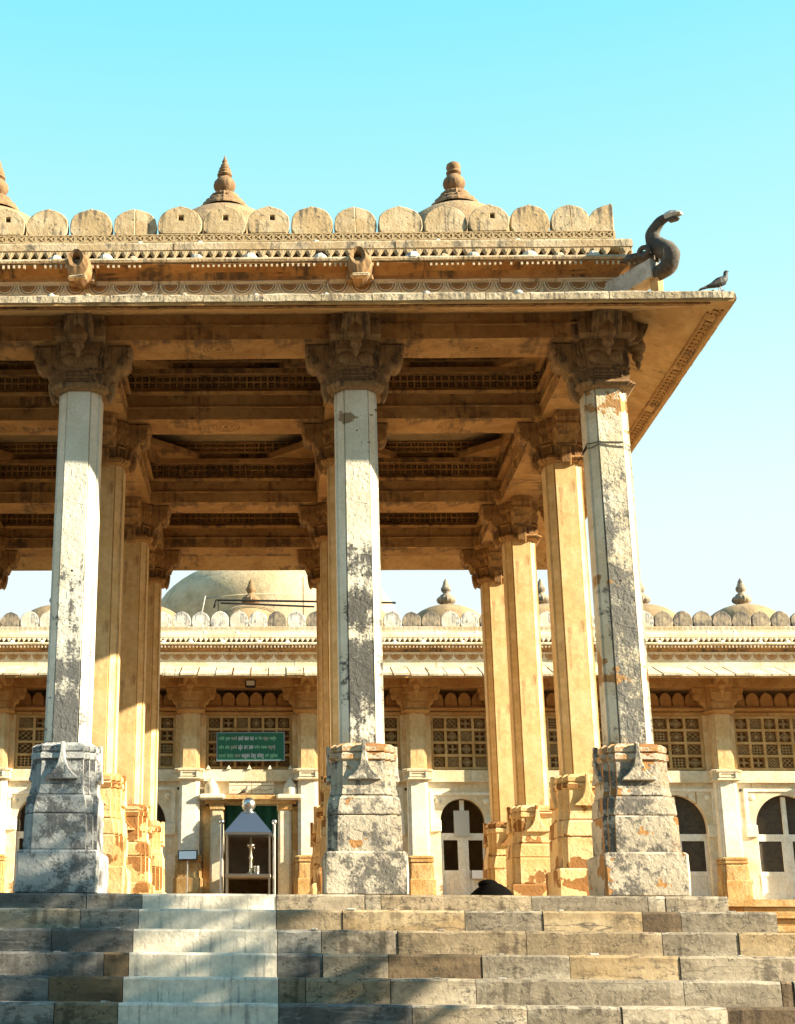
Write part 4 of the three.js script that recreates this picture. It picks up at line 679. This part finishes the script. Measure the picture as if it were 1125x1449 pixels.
{ // incense lantern of polished steel before the doorway
  const z = ZF + .40, c = pix(350, 1200, z), t = thing('steel_lantern', 'polished steel and glass oil lantern with pyramid hood before the tomb doorway', 'lantern'); t.position.set(c.x, FL, z);
  const Y = (v) => pix(350, v, z).y - FL, X = (u) => pix(u, 1200, z).x - c.x, tiny = .022;
  for (const [u, k] of [[313.5, 1], [388, 1]]) { const x = X(u), p = part('post', t); put('tube', rod([x, 0, 0], [x, Y(1166), 0], .032, 12), M.steel, p); put('ball', smooth(new THREE.SphereGeometry(.058, 16, 12)).translate(x, Y(1163), 0), M.steel, p); }
  const x0 = X(320.5), x1 = X(382.5), y0 = Y(1238), y1 = Y(1181), m = (x0 + x1) / 2, hw = (x1 - x0) / 2, d = .36;
  put('hood', skin([[y1 - .03, hw + .03, d + .02], [y1 + .02, hw + .03, d + .02], [Y(1151), .15, .13], [Y(1149), .13, .11]].map(([y, a, b]) => [[m - a, y, b], [m + a, y, b], [m + a, y, -b], [m - a, y, -b]])), plainMat(.28, .29, .30, .4, 1), t);
  put('finial_ball', smooth(new THREE.SphereGeometry(.15, 24, 16)).translate(m, Y(1138.5), 0), M.steel, t); put('finial_collar', lathe([[.14, -.02], [.16, .0], [.10, .03], [.08, .08]], 20).translate(m, Y(1150), 0), M.steel, t);
  for (const [sx, sz] of [[-1, 1], [1, 1], [-1, -1], [1, -1]]) { put('corner_bar', box(.03, y1 - y0, .03, m + sx * (hw - .015), (y0 + y1) / 2, sz * (d - .015)), M.steel, t); put('leg', box(.035, y0, .035, m + sx * (hw - .02), y0 / 2, sz * (d - .02)), M.steel, t); }
  put('tray', block(hw + .01, d + .01, 0, .07, .01).translate(m, y0 - .07, 0), plainMat(.36, .32, .26, .4, 1), t);
  const pane = new THREE.MeshPhysicalMaterial({ color: 0xffffff, transmission: 1, thickness: 0, roughness: .03 });
  put('pane', box(2 * hw - .07, y1 - y0 - .02, .006, m, (y0 + y1) / 2, d - .015), pane, t); put('pane', box(2 * hw - .07, y1 - y0 - .02, .006, m, (y0 + y1) / 2, -d + .015), pane, t); put('pane', box(.006, y1 - y0 - .02, 2 * d - .07, m - hw + .015, (y0 + y1) / 2, 0), pane, t); put('pane', box(.006, y1 - y0 - .02, 2 * d - .07, m + hw - .015, (y0 + y1) / 2, 0), pane, t);
  put('lamp_stem', lathe([[.09, 0], [.09, .02], [.03, .05], [.025, .3], [.05, .33], [.025, .36], [.022, .52], [.07, .56], [.08, .60], [.03, .61], [.02, .74], [0, .76]], 14).translate(m + .05, y0, .05), plainMat(.6, .52, .38, .35, 1), t);
  put('lamp_cup', lathe([[.03, 0], [.055, .02], [.06, .16], [.055, .17], [.02, .17]], 12).translate(m + .17, y0, .1), M.steel, t);
}
{ // pipes on the roof
  const z = -16.9, a = pix(306, 849, z), b = pix(560, 853, z), t = thing('roof_pipe', 'dark twin water pipe running level across the tomb roof', 'pipe');
  put('pipe', rod([a.x, a.y, z], [b.x, b.y, z], .024, 8), M.black, t); put('pipe', rod([a.x + .1, a.y - .08, z + .05], [pix(445, 853, z).x, b.y - .10, z + .05], .022, 8), M.black, t); put('bend', rod([a.x, a.y, z], [a.x - .05, a.y - .18, z], .022, 8), M.black, t);
  for (const u of [309, 429, 520]) { const p = pix(u, 850, z); put('support', rod([p.x, 6.0, z], [p.x, p.y + (u === 429 ? .55 : 0), z], .012, 6), M.black, t); }
  const p = pix(283, 868, z), q = pix(290.5, 843, z), s = thing('slanted_rod', 'thin pale rod leaning behind the tomb parapet', 'rod'); put('rod', rod([p.x - .12, 6.0, z], [q.x, q.y, z], .016, 6), M.pale, s);
}
// ------------------------------------------------------------------ small things on and around the pavilion
function pigeon(label, p, s, ry, mats) {
  const t = thing('pigeon', label, 'bird'); t.position.copy(p); t.rotation.y = ry; t.scale.setScalar(s); // faces +x, about 0.32 m long at scale 1
  const sp = [[-.20, .045, .012, .035], [-.13, .065, .02, .045], [-.07, .095, .045, .055], [0, .13, .066, .066], [.05, .155, .066, .064], [.085, .19, .046, .046], [.098, .225, .032, .032], [.103, .252, .028, .027], [.11, .278, .030, .028], [.122, .298, .020, .019], [.132, .303, .007, .006]], secs = [];
  sp.forEach(([x, y, ry2, rz], i) => { const A = sp[Math.max(0, i - 1)], B = sp[Math.min(sp.length - 1, i + 1)], L = Math.hypot(B[0] - A[0], B[1] - A[1]), nx = -(B[1] - A[1]) / L, ny = (B[0] - A[0]) / L, s2 = []; for (let k = 0; k < 12; k++) { const a = k / 12 * 6.2832; s2.push([x + nx * Math.cos(a) * ry2, y + ny * Math.cos(a) * ry2, Math.sin(a) * rz]); } secs.push(s2); });
  put('body', skin(secs), mats[0], t);
  for (const e of [-1, 1]) {
    put('wing', skin([[.04, .165, .03, .052], [0, .15, .045, .07], [-.08, .105, .035, .060], [-.16, .07, .018, .042], [-.205, .052, .006, .022]].map(([x, y, h, z]) => [[x, y + h * .6, e * (z - .018)], [x, y + h * .3, e * z], [x, y - h, e * z * .96], [x, y - h * .8, e * (z - .02)]])), mats[1], t);
    const l = part('leg', t); put('shank', rod([.0, .075, e * .022], [.012, .004, e * .026], .005, 6), mats[2], l); for (const q of [-.5, 0, .5]) put('toe', rod([.012, .005, e * .026], [.012 + .035 * Math.cos(q), .004, e * .026 + .035 * Math.sin(q)], .004, 5), mats[2], l);
    put('eye', smooth(new THREE.SphereGeometry(.005, 8, 6)).translate(.119, .284, e * .026), M.black, t);
  }
  put('tail', skin([[-.15, .06, .012, .03], [-.22, .035, .008, .034], [-.275, .012, .004, .036]].map(([x, y, h, w]) => [[x, y + h, w], [x, y - h, w], [x, y - h, -w], [x, y + h, -w]])), mats[1], t);
  put('beak', skin([[.128, .303, .007], [.145, .297, .005], [.156, .290, .001]].map(([x, y, r]) => [[x, y + r, 0], [x, y, r], [x, y - r, 0], [x, y, -r]])), M.black, t);
}
const slate = plainMat(.02, .021, .025, .7), slateD = plainMat(.012, .012, .014, .75), pinkLeg = plainMat(.35, .12, .09, .7), dusty = plainMat(.12, .10, .085, .8), dustyD = plainMat(.075, .065, .055, .8);
{ const p = pix(1018, 412, 1.07); pigeon('dark slate pigeon standing on the outer corner of the pavilion eave', new THREE.Vector3(p.x, 5.795, 1.075), .76, .12, [slate, slateD, pinkLeg]); }
{ const p = pix(345, 1124, ZF + .12); pigeon('small brown dove perched on the shelf over the tomb doorway', new THREE.Vector3(p.x, 2.722, ZF + .12), .62, -.3, [dusty, dustyD, pinkLeg]); }
const clothBlack = new THREE.MeshPhysicalMaterial({ color: new THREE.Color().setRGB(.003, .0028, .0028), roughness: 1, specularIntensity: .1 });
{ // black bundle lying on the platform by the rear columns
  const z = -5.0, p = pix(694, 1262, z), t = thing('cloth_bundle', 'black rounded cloth bundle lying on the platform beside the rear columns', 'bundle'); t.position.set(p.x, 0, z);
  const h = pix(694, 1248.5, z).y, f = fbm(64, 32, 6, 4, 3, 77), g = new THREE.SphereGeometry(1, 48, 20, 0, Math.PI * 2, 0, Math.PI / 2), P = g.attributes.position;
  for (let i = 0; i < P.count; i++) { const x = P.getX(i), y = P.getY(i), zz = P.getZ(i), a = Math.atan2(zz, x), n = f[(Math.floor((a / 6.2832 + .5) * 63)) + 64 * Math.floor(y * 31)] - .5, q = 1 + n * .10; P.setXYZ(i, (x > 0 ? x * .36 : x * .46) * q, h * Math.pow(y, .8) * (1 - .42 * sstep(.0, 1, -x)) * (1 + n * .06), zz * .34 * q); }
  put('cloth', (g.computeVertexNormals(), smooth(g)), clothBlack, t); put('knot', smooth(new THREE.SphereGeometry(.11, 14, 10).scale(1.2, .6, 1)).translate(-.03, h * .93, .03), clothBlack, t);
}
{ // wire tied round the corner column
  const y = pix(866, 627, .2).y, t = thing('tie_wire', 'thin dark wire looped round the upper shaft of the corner column', 'wire'); t.position.set(XD, y, 0);
  const ring = (dy, k) => { const pts = [[-.125, .224], [.125, .224], [.202, .14], [.224, .12], [.224, -.12], [.125, -.224], [-.125, -.224], [-.224, -.12], [-.224, .12], [-.2, .14]].map(([x, z], i) => new THREE.Vector3(x, dy + Math.sin(i * 1.7 + k) * .012 - x * .06, z)); return smooth(new THREE.TubeGeometry(new THREE.CatmullRomCurve3(pts, true, 'catmullrom', .05), 60, .0045, 5, true)); };
  put('loop', ring(0, 0), M.black, t); put('loop', ring(-.035, 2), M.black, t); put('loose_end', rod([-.224, .0, .12], [-.32, -.16, .02], .004, 5), M.black, t);
}
{ // leafy tree standing outside the frame to the right, whose shade falls over the left part of the steps
  const t = thing('shade_tree', 'large leafy tree standing in the courtyard right of the steps', 'tree'); t.position.set(9.6, -2.2, 7.5);
  const bark = stone(mottled([.20, .15, .10], [.15, .11, .075], [.07, .05, .04], .4, .8, 1.2, .5, 61), .03), r = RNG(808), secs = [];
  for (let i = 0; i <= 8; i++) { const q = i / 8, R = lerp(.42, .16, q), s = []; for (let k = 0; k < 10; k++) { const a = k / 10 * 6.2832; s.push([Math.cos(a) * R * (1 + .12 * Math.sin(k * 3)) + .25 * Math.sin(q * 2.2), q * 6.0, Math.sin(a) * R + .2 * q * q]); } secs.push(s); }
  put('trunk', skin(secs), bark, t); for (let i = 0; i < 11; i++) { const a = i / 11 * 6.2832 + r(), h = 3 + r() * 3, L = 1.6 + r() * 1.5; put('limb', rod([.2, h, .1], [Math.cos(a) * L, h + 1.2 + r() * 1.8, Math.sin(a) * L * 1.2], .07 + .05 * r(), 7), bark, t); }
  const v = [], C = [0, 8.0, 0], add = (a) => v.push(...a), clumps = []; for (let i = 0; i < 130; i++) { let x, y, z; do { x = r() * 2 - 1; y = r() * 2 - 1; z = r() * 2 - 1; } while (x * x + y * y + z * z > 1); const k = Math.pow(x * x + y * y + z * z, -.22); clumps.push([x * k * 2.7, C[1] + y * k * 4.1, z * k * 4.0, .55 + r() * .4]); }
  for (const [cx, cy, cz, R] of clumps) for (let i = 0; i < 150; i++) { const a = r() * 6.2832, b = Math.acos(2 * r() - 1), d = R * Math.cbrt(r()), x = cx + d * Math.sin(b) * Math.cos(a), y = cy + d * Math.cos(b), z = cz + d * Math.sin(b) * Math.sin(a), s = .10 + r() * .07, e = new THREE.Euler(r() * 6, r() * 6, r() * 6), L = new THREE.Vector3(s, 0, 0).applyEuler(e), Wd = new THREE.Vector3(0, 0, s * .42).applyEuler(e); add([x - L.x, y - L.y, z - L.z, x + Wd.x, y + Wd.y, z + Wd.z, x + L.x, y + L.y, z + L.z, x - L.x, y - L.y, z - L.z, x + L.x, y + L.y, z + L.z, x - Wd.x, y - Wd.y, z - Wd.z]); }
  const g = new THREE.BufferGeometry(); g.setAttribute('position', new THREE.BufferAttribute(new Float32Array(v), 3)); g.computeVertexNormals(); put('crown', g, plainMat(.05, .09, .025, .7), t).userData.kind = 'stuff';
}
{ // added range, unseen behind the viewer: blocks the low sky to darken the beams
  const t = thing('sky_blocker_range', 'long dark stone range added unseen behind the viewpoint to block the low sky', 'building'), m = stone(mottled([.26, .20, .13], [.20, .15, .095], [.08, .065, .05], .35, .5, 3, .4, 71), .02);
  put('wall', boxMM(-40, 46, -2.2, 8.6, 27, 29), m, t); put('parapet', boxMM(-40.2, 46.2, 8.6, 9.7, 26.9, 27.3), m, t); put('eave', skin([-40.4, 46.4].map((x) => [[x, 5.9, 27], [x, 5.4, 25.8], [x, 5.5, 25.8], [x, 6.05, 27]])), m, t);
  for (let x = -38; x < 45; x += 3.2) put('pier', block(.3, .3, -2.2, 5.7, .03).translate(x, 0, 26.7), m, t);
}
renderer.render(scene, camera);
